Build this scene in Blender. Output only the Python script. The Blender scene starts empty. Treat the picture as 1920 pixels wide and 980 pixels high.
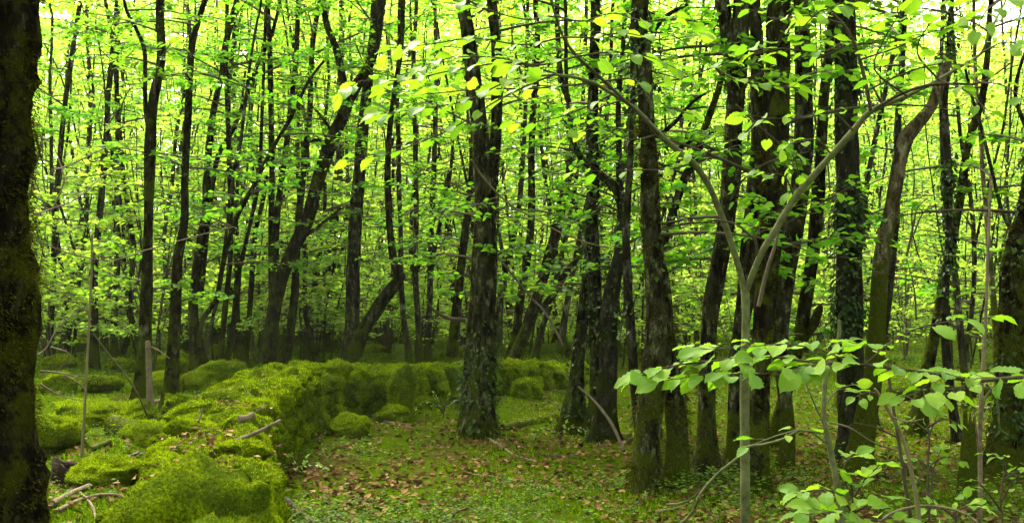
import bpy, math, random
import numpy as np
from mathutils import Vector, Matrix

# ------------------------------------------------------------------ camera, sky, sun, exposure
scene = bpy.context.scene
COL = scene.collection
RES = (1920.0, 980.0)
FPX = 1663.0                 # focal length in photograph pixels
HORIZON = 560.0              # pixel row of the horizon
CAM_Z = 1.5
PITCH = math.atan((HORIZON - RES[1] / 2) / FPX)

cam_data = bpy.data.cameras.new('camera')
cam = bpy.data.objects.new('camera', cam_data)
COL.objects.link(cam)
cam.location = (0, 0, CAM_Z)
cam.rotation_euler = (math.pi / 2 + PITCH, 0, 0)
cam_data.sensor_width = 36.0
cam_data.lens = 36.0 * FPX / RES[0]
cam_data.clip_start = 0.05
cam_data.clip_end = 2000
scene.camera = cam

SUN_EL = math.radians(52)
SUN_AZ = math.radians(-28)   # clockwise from +Y (behind the wood, a little to the left)
world = bpy.data.worlds.new('World')
scene.world = world
world.use_nodes = True
wn = world.node_tree.nodes
wl = world.node_tree.links
wn.clear()
w_out = wn.new('ShaderNodeOutputWorld')
w_bg = wn.new('ShaderNodeBackground')
w_sky = wn.new('ShaderNodeTexSky')
w_sky.sky_type = 'NISHITA'
w_sky.sun_disc = False
w_sky.sun_elevation = SUN_EL
w_sky.sun_rotation = SUN_AZ
w_sky.air_density = 1.0
w_sky.dust_density = 4.0
w_sky.ozone_density = 1.0
w_hsv = wn.new('ShaderNodeHueSaturation')
w_hsv.inputs['Saturation'].default_value = 0.25
w_bg.inputs['Strength'].default_value = 0.15
wl.new(w_sky.outputs[0], w_hsv.inputs['Color'])
w_mul = wn.new('ShaderNodeMix'); w_mul.data_type = 'RGBA'; w_mul.blend_type = 'MULTIPLY'
w_mul.inputs[0].default_value = 1; w_mul.inputs[7].default_value = (1.0, .98, .88, 1)      # thin bright overcast
wl.new(w_hsv.outputs[0], w_mul.inputs[6])
wl.new(w_mul.outputs[2], w_bg.inputs['Color'])
wl.new(w_bg.outputs[0], w_out.inputs['Surface'])

sun_data = bpy.data.lights.new('sun', 'SUN')
sun_data.energy = 1.5
sun_data.angle = math.radians(15)
sun_data.color = (1.0, 0.95, 0.82)
sun = bpy.data.objects.new('sun', sun_data)
COL.objects.link(sun)
sdir = Vector((math.sin(SUN_AZ) * math.cos(SUN_EL), math.cos(SUN_AZ) * math.cos(SUN_EL), math.sin(SUN_EL)))
sun.rotation_euler = sdir.to_track_quat('Z', 'Y').to_euler()

scene.view_settings.view_transform = 'Standard'
scene.view_settings.look = 'None'
scene.view_settings.gamma = 1.0
scene.view_settings.use_curve_mapping = False
scene.view_settings.exposure = 3.4
scene.cycles.max_bounces = 4
scene.cycles.diffuse_bounces = 4
scene.cycles.transmission_bounces = 4
scene.cycles.glossy_bounces = 2
scene.cycles.use_denoising = True
scene.cycles.denoiser = 'OPENIMAGEDENOISE'
scene.cycles.denoising_input_passes = 'RGB_ALBEDO_NORMAL'
scene.cycles.sample_clamp_indirect = 6

rng = np.random.default_rng(7)
random.seed(7)

# ------------------------------------------------------------------ helpers: noise, ground, pixels
def vnoise(p, seed=0):
    p = np.asarray(p, float)
    i = np.floor(p).astype(np.int64)
    f = p - i
    f = f * f * (3 - 2 * f)
    out = np.zeros(len(p))
    for dx in (0, 1):
        for dy in (0, 1):
            for dz in (0, 1):
                h = ((i[:, 0] + dx) * 374761393 + (i[:, 1] + dy) * 668265263 + (i[:, 2] + dz) * 1440662683 + seed * 974711) & 0xffffffff
                h = ((h ^ (h >> 13)) * 1274126177) & 0xffffffff
                h = h ^ (h >> 16)
                v = (h & 0xffff) / 32767.5 - 1.0
                w = (f[:, 0] if dx else 1 - f[:, 0]) * (f[:, 1] if dy else 1 - f[:, 1]) * (f[:, 2] if dz else 1 - f[:, 2])
                out += v * w
    return out

def n2(x, y, s, seed):
    return vnoise(np.stack([x * s, y * s, np.full_like(x, seed * 1.37)], 1), seed)

# centre line of the dry stone wall: (x, y) with its height
WALL = np.array([(-1.04, 2.6, .45), (-1.17, 3.2, .52), (-1.42, 4.1, .62), (-1.62, 4.75, .60), (-1.86, 5.5, .65), (-2.20, 7.0, .69), (-2.42, 9.0, .70),
                 (-2.36, 10.6, .68), (-1.80, 11.8, .59), (-0.95, 13.0, .50), (0.10, 13.9, .44), (0.75, 14.8, .35), (1.1, 16.5, .3)])

def side_of_wall(x, y):
    """signed distance to the wall's centre line: positive to the left (outer) side"""
    best = np.full(x.shape, 1e9)
    sign = np.ones(x.shape)
    for a, b in zip(WALL[:-1], WALL[1:]):
        d = b[:2] - a[:2]
        L = np.hypot(*d)
        t = np.clip(((x - a[0]) * d[0] + (y - a[1]) * d[1]) / L ** 2, 0, 1)
        qx = x - a[0] - t * d[0]
        qy = y - a[1] - t * d[1]
        r = np.hypot(qx, qy)
        s = np.sign(d[0] * (y - a[1]) - d[1] * (x - a[0]))
        m = r < best
        best = np.where(m, r, best)
        sign = np.where(m, s, sign)
    return best * sign

def gz(x, y):
    x = np.atleast_1d(np.asarray(x, float)).ravel()
    y = np.atleast_1d(np.asarray(y, float)).ravel()
    near = np.exp(-((x ** 2 + y ** 2) / 4.0))
    z = 0.10 * n2(x, y, .22, 1) + 0.045 * n2(x, y, .8, 2) + 0.018 * n2(x, y, 2.6, 3)
    s = side_of_wall(x, y)
    left = np.clip((s - 0.2) / 0.8, 0, 1) * np.clip(1 - (s - 9) / 6, 0, 1) * (y < 40)
    z = z + left * (0.12 + 0.10 * np.abs(n2(x, y, 1.1, 5)) + .05 * n2(x, y, 2.2, 6))
    foot = np.exp(-((s + .45) / .35) ** 2) * 0.03
    return z * (1 - near) + foot

def gz1(x, y):
    return float(gz(x, y)[0])

CP, SP = math.cos(PITCH), math.sin(PITCH)
def at(px, py, d):
    """the point at depth d (metres along +Y) that the photograph shows at a pixel"""
    cx, cy = (px - RES[0] / 2) / FPX, (RES[1] / 2 - py) / FPX
    dy = CP - cy * SP
    dz = SP + cy * CP
    k = d / dy
    return np.array((cx * k, d, CAM_Z + dz * k))

def ground_at(px, py):
    d = FPX * CAM_Z / max(py - HORIZON, 8)
    for _ in range(25):
        p = at(px, py, d)
        e = p[2] - gz1(p[0], p[1])
        d += e * d / 1.5 * 0.6
        d = min(max(d, 1.0), 90)
    return at(px, py, d)

# ------------------------------------------------------------------ helpers: meshes and objects
class Buf:
    """collects vertices and faces; build() links them as one mesh object"""
    def __init__(self):
        self.v = []; self.f = {3: [], 4: []}; self.m = {3: [], 4: []}; self.n = 0
    def add(self, verts, faces, mat=0):
        verts = np.asarray(verts, np.float32).reshape(-1, 3)
        faces = np.asarray(faces, np.int64)
        k = faces.shape[1]
        self.v.append(verts); self.f[k].append(faces + self.n); self.m[k].append(np.full(len(faces), mat, np.int32))
        self.n += len(verts)
    def mesh(self, name, mats, smooth=True):
        me = bpy.data.meshes.new(name)
        V = np.concatenate(self.v) if self.v else np.zeros((0, 3), np.float32)
        loops, starts, totals, mi = [], [], [], []
        base = 0
        for k in (3, 4):
            if self.f[k]:
                F = np.concatenate(self.f[k])
                loops.append(F.ravel())
                starts.append(base + np.arange(len(F)) * k)
                totals.append(np.full(len(F), k))
                mi.append(np.concatenate(self.m[k]))
                base += F.size
        L = np.concatenate(loops); S = np.concatenate(starts); T = np.concatenate(totals); M = np.concatenate(mi)
        me.vertices.add(len(V)); me.vertices.foreach_set('co', V.ravel())
        me.loops.add(len(L)); me.loops.foreach_set('vertex_index', L.astype(np.int32))
        me.polygons.add(len(S)); me.polygons.foreach_set('loop_start', S.astype(np.int32)); me.polygons.foreach_set('loop_total', T.astype(np.int32))
        me.polygons.foreach_set('material_index', M)
        me.polygons.foreach_set('use_smooth', np.full(len(S), smooth))
        for m in (mats if isinstance(mats, (list, tuple)) else [mats]):
            me.materials.append(m)
        me.update(calc_edges=True)
        return me
    def build(self, name, mats, parent=None, smooth=True, loc=None):
        return link(name, self.mesh(name, mats, smooth), parent, loc)

def link(name, data, parent=None, loc=None):
    o = bpy.data.objects.new(name, data)
    COL.objects.link(o)
    if parent is not None:
        o.parent = parent
        if loc is None:                                             # vertices given in world space
            o.location = tuple(-np.array(parent.location)) if parent.parent is None else (0, 0, 0)
    if loc is not None:
        o.location = loc
    return o

def tag(o, label=None, cat=None, group=None, kind=None):
    if label: o['label'] = label
    if cat: o['category'] = cat
    if group: o['group'] = group
    if kind: o['kind'] = kind
    return o

def empty(name, loc, label=None, cat=None, group=None):
    o = bpy.data.objects.new(name, None)
    o.empty_display_size = .2
    o.location = tuple(float(v) for v in loc)
    COL.objects.link(o)
    return tag(o, label, cat, group)

def spline(P, step):
    """Catmull-Rom through rows of P (any columns, first three = xyz), resampled about every step metres"""
    P = np.asarray(P, float)
    if len(P) == 2:
        n = max(2, int(np.linalg.norm(P[1, :3] - P[0, :3]) / step) + 1)
        t = np.linspace(0, 1, n)[:, None]
        return P[0] * (1 - t) + P[1] * t
    Q = np.vstack([2 * P[0] - P[1], P, 2 * P[-1] - P[-2]])
    out = []
    for i in range(1, len(Q) - 2):
        p0, p1, p2, p3 = Q[i - 1:i + 3]
        n = max(1, int(np.linalg.norm(p2[:3] - p1[:3]) / step))
        t = (np.arange(n) / n)[:, None]
        out.append(.5 * ((2 * p1) + (-p0 + p2) * t + (2 * p0 - 5 * p1 + 4 * p2 - p3) * t ** 2 + (-p0 + 3 * p1 - 3 * p2 + p3) * t ** 3))
    out.append(P[-1:])
    return np.vstack(out)

def frames(C):
    T = np.gradient(C, axis=0)
    T /= np.linalg.norm(T, axis=1)[:, None] + 1e-9
    N = np.zeros_like(T)
    ref = np.array((1.0, 0, 0)) if abs(T[0][0]) < .9 else np.array((0, 1.0, 0))
    n = ref - T[0] * ref.dot(T[0]); n /= np.linalg.norm(n)
    for i in range(len(T)):
        n = n - T[i] * n.dot(T[i]); n /= np.linalg.norm(n) + 1e-9
        N[i] = n
    return T, N, np.cross(T, N)

def tube(buf, C, R, seg=8, rough=0.0, freq=4.0, seed=0, flare=0.0, lobes=5, mat=0, cap=True):
    """a tapered tube along C with radii R, its skin roughened and its foot flared into root lobes"""
    C = np.asarray(C, float); R = np.asarray(R, float)
    T, N, B = frames(C)
    a = np.arange(seg) / seg * 2 * math.pi
    D = N[:, None] * np.cos(a)[None, :, None] + B[:, None] * np.sin(a)[None, :, None]
    r = np.repeat(R[:, None], seg, 1)
    if rough:
        Pn = (C[:, None] + D * R[:, None, None])
        q = Pn.reshape(-1, 3) * np.array((freq, freq, freq * .45))
        n = vnoise(q, seed) + .5 * vnoise(q * 2.3, seed + 3) + .3 * vnoise(q * 5.1, seed + 9)
        r = r * (1 + rough * n.reshape(r.shape))
    if flare:
        h = np.concatenate([[0], np.cumsum(np.linalg.norm(np.diff(C, axis=0), axis=1))])
        k = np.exp(-np.maximum(h - .28, 0) / .20) * flare
        r = r * (1 + k[:, None] * np.maximum(0, .25 + np.cos(lobes * a + seed + .6 * np.sin(2 * a + seed))[None]))
    V = C[:, None] + D * r[..., None]
    n = len(C)
    i = np.arange(n - 1)[:, None] * seg
    j = np.arange(seg)[None]
    j2 = (j + 1) % seg
    F = np.stack([i + j, i + j2, i + seg + j2, i + seg + j], -1).reshape(-1, 4)
    buf.add(V.reshape(-1, 3), F, mat)
    if cap:
        c0 = np.vstack([V[0], C[:1] - T[:1] * R[0] * .2])
        buf.add(c0, np.stack([(np.arange(seg) + 1) % seg, np.arange(seg), np.full(seg, seg)], 1), mat)
        c = np.vstack([V[-1], C[-1:] + T[-1:] * R[-1] * .3])
        buf.add(c, np.stack([np.arange(seg), (np.arange(seg) + 1) % seg, np.full(seg, seg)], 1), mat)
    return V

def unit(v):
    return v / (np.linalg.norm(v, axis=-1, keepdims=True) + 1e-9)

# small leaves: x = across, y = along, z = fold
LEAF4 = (np.array([(0, 0, 0), (.34, .45, .07), (0, 1, -.06), (-.34, .45, .07)]), np.array([(0, 1, 2), (0, 2, 3)]))
LEAF6 = (np.array([(0, 0, 0), (.27, .25, .06), (.30, .58, .05), (0, 1, -.10), (-.30, .58, .05), (-.27, .25, .06)]),
         np.array([(0, 1, 2), (0, 2, 3), (0, 3, 4), (0, 4, 5)]))
BLADE = (np.array([(-.11, 0, 0), (.11, 0, 0), (0, 1, .18)]), np.array([(0, 1, 2)]))

def leaves(buf, P, D, Nn, S, shape=LEAF4, mat=0):
    """put a copy of a leaf shape at each P, pointing along D, facing Nn, of length S"""
    if len(P) == 0: return
    D = unit(D)
    X = unit(np.cross(D, Nn))
    Z = np.cross(X, D)
    sv, sf = shape
    V = P[:, None] + S[:, None, None] * (X[:, None] * sv[None, :, 0, None] + D[:, None] * sv[None, :, 1, None] + Z[:, None] * sv[None, :, 2, None])
    k = len(sv)
    F = (sf[None] + (np.arange(len(P)) * k)[:, None, None]).reshape(-1, 3)
    buf.add(V.reshape(-1, 3), F, mat)

# ------------------------------------------------------------------ materials
def new_mat(name):
    m = bpy.data.materials.new(name)
    m.use_nodes = True
    m.node_tree.nodes.clear()
    return m, m.node_tree.nodes, m.node_tree.links

def ramp(nodes, stops, interp='LINEAR'):
    r = nodes.new('ShaderNodeValToRGB')
    r.color_ramp.interpolation = interp
    el = r.color_ramp.elements
    while len(el) < len(stops): el.new(.5)
    for e, (p, c) in zip(el, stops):
        e.position = p
        e.color = (*c, 1) if len(c) == 3 else c
    return r

def noise(nodes, links, vec, scale, detail=4, rough=.6, sc=None):
    n = nodes.new('ShaderNodeTexNoise')
    n.inputs['Scale'].default_value = scale
    n.inputs['Detail'].default_value = detail
    n.inputs['Roughness'].default_value = rough
    if sc is not None:
        mp = nodes.new('ShaderNodeMapping')
        mp.inputs['Scale'].default_value = sc
        links.new(vec, mp.inputs['Vector'])
        vec = mp.outputs[0]
    links.new(vec, n.inputs['Vector'])
    return n

def mixc(nodes, links, fac, a, b):
    m = nodes.new('ShaderNodeMix')
    m.data_type = 'RGBA'
    for sock, v in ((m.inputs[0], fac), (m.inputs[6], a), (m.inputs[7], b)):
        if isinstance(v, (int, float)): sock.default_value = v
        elif isinstance(v, tuple): sock.default_value = (*v, 1)
        else: links.new(v, sock)
    return m.outputs[2]

def leaf_mat(name, stops, trans=1.5, tfac=.5, rough=.55, patch=None, spec=.06, vary=False):
    m, n, l = new_mat(name)
    g = n.new('ShaderNodeNewGeometry')
    r = ramp(n, stops)
    l.new(g.outputs['Random Per Island'], r.inputs[0])
    col = r.outputs[0]
    if patch:
        nz = noise(n, l, g.outputs['Position'], patch, 2)
        hs = n.new('ShaderNodeHueSaturation')
        mr = n.new('ShaderNodeMapRange')
        mr.inputs[1].default_value = .3; mr.inputs[2].default_value = .7; mr.inputs[3].default_value = .75; mr.inputs[4].default_value = 1.3
        l.new(nz.outputs[0], mr.inputs[0]); l.new(mr.outputs[0], hs.inputs['Value']); l.new(col, hs.inputs['Color'])
        col = hs.outputs[0]
    oi = n.new('ShaderNodeObjectInfo')
    hv = n.new('ShaderNodeHueSaturation')
    for sock, lo_, hi_, dec in (('Value', .72, 1.22, 1.0), ('Hue', .488, .512, 7.31)):
        fr_ = n.new('ShaderNodeMath'); fr_.operation = 'MULTIPLY'; fr_.inputs[1].default_value = dec
        fc_ = n.new('ShaderNodeMath'); fc_.operation = 'FRACT'
        mr_ = n.new('ShaderNodeMapRange'); mr_.inputs[3].default_value = lo_; mr_.inputs[4].default_value = hi_
        l.new(oi.outputs['Random'], fr_.inputs[0]); l.new(fr_.outputs[0], fc_.inputs[0]); l.new(fc_.outputs[0], mr_.inputs[0]); l.new(mr_.outputs[0], hv.inputs[sock])
    if vary:
        l.new(col, hv.inputs['Color']); col = hv.outputs[0]
    p = n.new('ShaderNodeBsdfPrincipled')
    p.inputs['Roughness'].default_value = rough
    p.inputs['Specular IOR Level'].default_value = spec
    l.new(col, p.inputs['Base Color'])
    t = n.new('ShaderNodeBsdfTranslucent')
    k = n.new('ShaderNodeMix'); k.data_type = 'RGBA'; k.blend_type = 'MULTIPLY'; k.inputs[0].default_value = 1
    k.inputs[7].default_value = (trans * .90, trans, trans * .45, 1)
    l.new(col, k.inputs[6]); l.new(k.outputs[2], t.inputs['Color'])
    mx = n.new('ShaderNodeMixShader'); mx.inputs[0].default_value = tfac
    l.new(p.outputs[0], mx.inputs[1]); l.new(t.outputs[0], mx.inputs[2])
    o = n.new('ShaderNodeOutputMaterial')
    l.new(mx.outputs[0], o.inputs['Surface'])
    return m

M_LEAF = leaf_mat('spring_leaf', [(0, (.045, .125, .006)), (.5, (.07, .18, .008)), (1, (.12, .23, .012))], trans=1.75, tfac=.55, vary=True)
M_LEAF_FAR_LIT = leaf_mat('far_lit_leaf', [(0, (.080, .15, .012)), (.5, (.15, .23, .026)), (1, (.24, .30, .05))], trans=2.1, tfac=.64, vary=True)  # spring leaf lightened and yellowed: background glow put into the colour
M_LEAF_GLARE = leaf_mat('glare_paled_leaf', [(0, (.12, .19, .022)), (.5, (.19, .27, .045)), (1, (.28, .34, .09))], trans=2.2, tfac=.68, vary=True)  # same leaf again, overexposure and flare painted into its colour
M_HERB = leaf_mat('herb_leaf', [(0, (.022, .05, .003)), (.6, (.050, .095, .005)), (1, (.10, .16, .008))], trans=1.6, tfac=.4, patch=.9, spec=.04)
M_IVY = leaf_mat('ivy_leaf', [(0, (.010, .024, .003)), (.7, (.02, .045, .004)), (1, (.06, .10, .008))], trans=1.2, tfac=.25, rough=.5, spec=.08)
M_DEAD = leaf_mat('fallen_leaf', [(0, (.025, .012, .005)), (.4, (.065, .032, .012)), (.75, (.12, .064, .022)), (1, (.20, .125, .05))], trans=.8, tfac=.15, rough=.7, spec=.02)
M_MOSS_BLADE = leaf_mat('moss_blade', [(0, (.010, .018, .0008)), (.4, (.080, .115, .0015)), (1, (.225, .285, .003))], trans=1.4, tfac=.35, rough=.8, patch=2.2, spec=0)
M_FLOOR_MOSS = leaf_mat('floor_moss_blade', [(0, (.010, .02, .001)), (.45, (.046, .085, .002)), (1, (.135, .20, .004))], trans=1.3, tfac=.35, rough=.8, patch=1.6, spec=0)
M_MOSS_DARK = leaf_mat('trunk_moss_blade', [(0, (.006, .006, .001)), (.6, (.03, .029, .002)), (1, (.07, .068, .006))], trans=1.1, tfac=.25, rough=.85, patch=3.0, spec=0)

def bark_mat(name, dark, mid, lichen, moss, lich_amt=.5, moss_low=.9, moss_high=.15, moss_h=1.2, scale=1.0, bump=.6, crack=.4):
    m, n, l = new_mat(name)
    g = n.new('ShaderNodeNewGeometry')
    pos = g.outputs['Position']
    n1 = noise(n, l, pos, 16 * scale, 6, .7, (1, 1, .35))
    n2_ = noise(n, l, pos, 11 * scale, 5, .7, (1, 1, .6))
    n3 = noise(n, l, pos, 4.5 * scale, 5, .75)
    v = n.new('ShaderNodeTexVoronoi'); v.feature = 'DISTANCE_TO_EDGE'; v.inputs['Scale'].default_value = 24 * scale
    mp = n.new('ShaderNodeMapping'); mp.inputs['Scale'].default_value = (1, 1, .4)
    l.new(pos, mp.inputs[0]); l.new(mp.outputs[0], v.inputs['Vector'])
    r1 = ramp(n, [(.42, (0, 0, 0)), (.58, (1, 1, 1))])
    l.new(n1.outputs[0], r1.inputs[0])
    c = mixc(n, l, r1.outputs[0], dark, mid)
    r2 = ramp(n, [(.60 - .16 * lich_amt, (0, 0, 0)), (.66 - .12 * lich_amt, (1, 1, 1))])
    l.new(n2_.outputs[0], r2.inputs[0])
    mul = n.new('ShaderNodeMath'); mul.operation = 'MULTIPLY'
    l.new(r2.outputs[0], mul.inputs[0]); l.new(r1.outputs[0], mul.inputs[1])
    c = mixc(n, l, mul.outputs[0], c, lichen)
    sx = n.new('ShaderNodeSeparateXYZ'); l.new(pos, sx.inputs[0])
    mr = n.new('ShaderNodeMapRange')
    mr.inputs[1].default_value = 0.0; mr.inputs[2].default_value = moss_h; mr.inputs[3].default_value = moss_low; mr.inputs[4].default_value = moss_high
    l.new(sx.outputs[2], mr.inputs[0])
    ad = n.new('ShaderNodeMath'); ad.operation = 'ADD'
    l.new(mr.outputs[0], ad.inputs[0]); l.new(n3.outputs[0], ad.inputs[1])
    r3 = ramp(n, [(.86, (0, 0, 0)), (.96, (1, 1, 1))])
    l.new(ad.outputs[0], r3.inputs[0])
    nm = noise(n, l, pos, 60, 3, .7)
    mossc = mixc(n, l, nm.outputs[0], tuple(x * .35 for x in moss), tuple(x * 1.5 for x in moss))
    c = mixc(n, l, r3.outputs[0], c, mossc)
    p = n.new('ShaderNodeBsdfPrincipled')
    p.inputs['Roughness'].default_value = .9
    p.inputs['Specular IOR Level'].default_value = 0
    l.new(c, p.inputs['Base Color'])
    hs = n.new('ShaderNodeMath'); hs.operation = 'ADD'
    vr = ramp(n, [(0, (0, 0, 0)), (.12, (1, 1, 1))]); l.new(v.outputs['Distance'], vr.inputs[0])
    cm = n.new('ShaderNodeMath'); cm.operation = 'MULTIPLY'; cm.inputs[1].default_value = crack
    l.new(vr.outputs[0], cm.inputs[0]); l.new(n1.outputs[0], hs.inputs[0]); l.new(cm.outputs[0], hs.inputs[1])
    b = n.new('ShaderNodeBump'); b.inputs['Strength'].default_value = bump; b.inputs['Distance'].default_value = .035
    l.new(hs.outputs[0], b.inputs['Height']); l.new(b.outputs[0], p.inputs['Normal'])
    o = n.new('ShaderNodeOutputMaterial'); l.new(p.outputs[0], o.inputs['Surface'])
    return m

MOSS = (.028, .036, .003)
M_BARK = {
    'dark': bark_mat('dark_mossy_bark', (.003, .0025, .0015), (.014, .0125, .005), (.065, .068, .032), MOSS, .3, .48, .33, 1.8),
    'grey': bark_mat('grey_lichen_bark', (.004, .0035, .002), (.022, .021, .009), (.090, .096, .048), MOSS, .5, .46, .27, 1.6),
    'ivy': bark_mat('ivy_bark', (.008, .007, .004), (.022, .02, .012), (.06, .06, .04), (.012, .019, .002), .3, .42, .28, 2.0),
    'dead': bark_mat('dead_wood_bark', (.022, .016, .008), (.080, .064, .034), (.16, .142, .09), MOSS, .45, .75, .30, 2.6),
    'moss': bark_mat('heavy_moss_bark', (.002, .0016, .001), (.007, .0055, .003), (.03, .027, .012), (.020, .021, .002), .25, .40, .36, 4.0, bump=1.0, crack=0),
    'far': bark_mat('far_bark', (.005, .0045, .0025), (.024, .022, .011), (.10, .10, .055), MOSS, .4, .6, .24, 1.2, scale=.7, bump=.3),
}

def plain_bark(name, a, b, scale=30, stretch=.3, bump=.25, rough=.75):
    m, n, l = new_mat(name)
    g = n.new('ShaderNodeNewGeometry')
    n1 = noise(n, l, g.outputs['Position'], scale, 5, .65, (1, 1, stretch))
    n2_ = noise(n, l, g.outputs['Position'], scale * .25, 2, .5)
    f = n.new('ShaderNodeMath'); f.operation = 'MULTIPLY_ADD'; f.inputs[1].default_value = .6
    l.new(n1.outputs[0], f.inputs[0])
    h = n.new('ShaderNodeMath'); h.operation = 'MULTIPLY'; h.inputs[1].default_value = .4
    l.new(n2_.outputs[0], h.inputs[0]); l.new(h.outputs[0], f.inputs[2])
    r = ramp(n, [(.32, a), (.68, b)])
    l.new(f.outputs[0], r.inputs[0])
    p = n.new('ShaderNodeBsdfPrincipled'); p.inputs['Roughness'].default_value = rough; p.inputs['Specular IOR Level'].default_value = .03
    l.new(r.outputs[0], p.inputs['Base Color'])
    bm = n.new('ShaderNodeBump'); bm.inputs['Strength'].default_value = bump; bm.inputs['Distance'].default_value = .006
    l.new(n1.outputs[0], bm.inputs['Height']); l.new(bm.outputs[0], p.inputs['Normal'])
    o = n.new('ShaderNodeOutputMaterial'); l.new(p.outputs[0], o.inputs['Surface'])
    return m

M_HAZEL = plain_bark('hazel_bark', (.030, .033, .011), (.115, .118, .05), 34, .9, .5)
M_TWIG = plain_bark('twig_bark', (.025, .02, .012), (.07, .055, .032), 40, .6)
M_PALE = plain_bark('pale_dead_wood', (.06, .05, .022), (.15, .13, .065), 30, .5)
M_STICK = plain_bark('dead_stick', (.04, .03, .018), (.15, .115, .07), 26, 1.0, .5)
M_LOGMOSS = plain_bark('mossy_log_skin', (.012, .012, .005), (.075, .09, .010), 14, 1.0, .8, .95)
M_HOLLOW = plain_bark('rotten_wood', (.004, .003, .002), (.02, .012, .008), 20, .5, .8, .95)

def ground_mat():
    m, n, l = new_mat('forest_floor')
    g = n.new('ShaderNodeNewGeometry')
    pos = g.outputs['Position']
    na = noise(n, l, pos, 26, 6, .75)
    nb = noise(n, l, pos, .9, 4, .6)
    nc = noise(n, l, pos, 90, 3, .7)
    soil = ramp(n, [(.3, (.008, .005, .003)), (.5, (.026, .015, .006)), (.72, (.08, .048, .018))])
    l.new(na.outputs[0], soil.inputs[0])
    moss = ramp(n, [(.3, (.007, .012, .001)), (.5, (.027, .048, .001)), (.7, (.068, .10, .002))])
    l.new(nc.outputs[0], moss.inputs[0])
    mk = ramp(n, [(.34, (0, 0, 0)), (.48, (1, 1, 1))])
    ad = n.new('ShaderNodeMath'); ad.operation = 'MULTIPLY_ADD'; ad.inputs[1].default_value = .35
    l.new(na.outputs[0], ad.inputs[0])
    mm = n.new('ShaderNodeMath'); mm.operation = 'MULTIPLY'; mm.inputs[1].default_value = .65
    l.new(nb.outputs[0], mm.inputs[0]); l.new(mm.outputs[0], ad.inputs[2]); l.new(ad.outputs[0], mk.inputs[0])
    c = mixc(n, l, mk.outputs[0], soil.outputs[0], moss.outputs[0])
    p = n.new('ShaderNodeBsdfPrincipled'); p.inputs['Roughness'].default_value = 1; p.inputs['Specular IOR Level'].default_value = 0
    l.new(c, p.inputs['Base Color'])
    b = n.new('ShaderNodeBump'); b.inputs['Strength'].default_value = .8; b.inputs['Distance'].default_value = .03
    l.new(na.outputs[0], b.inputs['Height']); l.new(b.outputs[0], p.inputs['Normal'])
    o = n.new('ShaderNodeOutputMaterial'); l.new(p.outputs[0], o.inputs['Surface'])
    return m
M_GROUND = ground_mat()

def moss_mat():
    m, n, l = new_mat('moss_cushion')
    g = n.new('ShaderNodeNewGeometry')
    pos = g.outputs['Position']
    na = noise(n, l, pos, 70, 4, .75)
    nb = noise(n, l, pos, 3, 3, .6)
    nd = noise(n, l, pos, 11, 4, .7)
    mo = ramp(n, [(.3, (.010, .014, .001)), (.5, (.070, .100, .002)), (.7, (.18, .22, .004))])
    l.new(na.outputs[0], mo.inputs[0])
    mo2 = ramp(n, [(.3, (.010, .02, .002)), (.7, (.055, .08, .004))])
    l.new(na.outputs[0], mo2.inputs[0])
    r = ramp(n, [(.42, (0, 0, 0)), (.6, (1, 1, 1))]); l.new(nb.outputs[0], r.inputs[0])
    c = mixc(n, l, r.outputs[0], mo.outputs[0], mo2.outputs[0])
    p = n.new('ShaderNodeBsdfPrincipled'); p.inputs['Roughness'].default_value = 1; p.inputs['Specular IOR Level'].default_value = 0
    l.new(c, p.inputs['Base Color'])
    ad = n.new('ShaderNodeMath'); ad.operation = 'MULTIPLY_ADD'; ad.inputs[1].default_value = .5
    l.new(na.outputs[0], ad.inputs[0]); l.new(nd.outputs[0], ad.inputs[2])
    b = n.new('ShaderNodeBump'); b.inputs['Strength'].default_value = 1.0; b.inputs['Distance'].default_value = .035
    l.new(ad.outputs[0], b.inputs['Height']); l.new(b.outputs[0], p.inputs['Normal'])
    o = n.new('ShaderNodeOutputMaterial'); l.new(p.outputs[0], o.inputs['Surface'])
    return m
M_MOSS = moss_mat()

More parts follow.
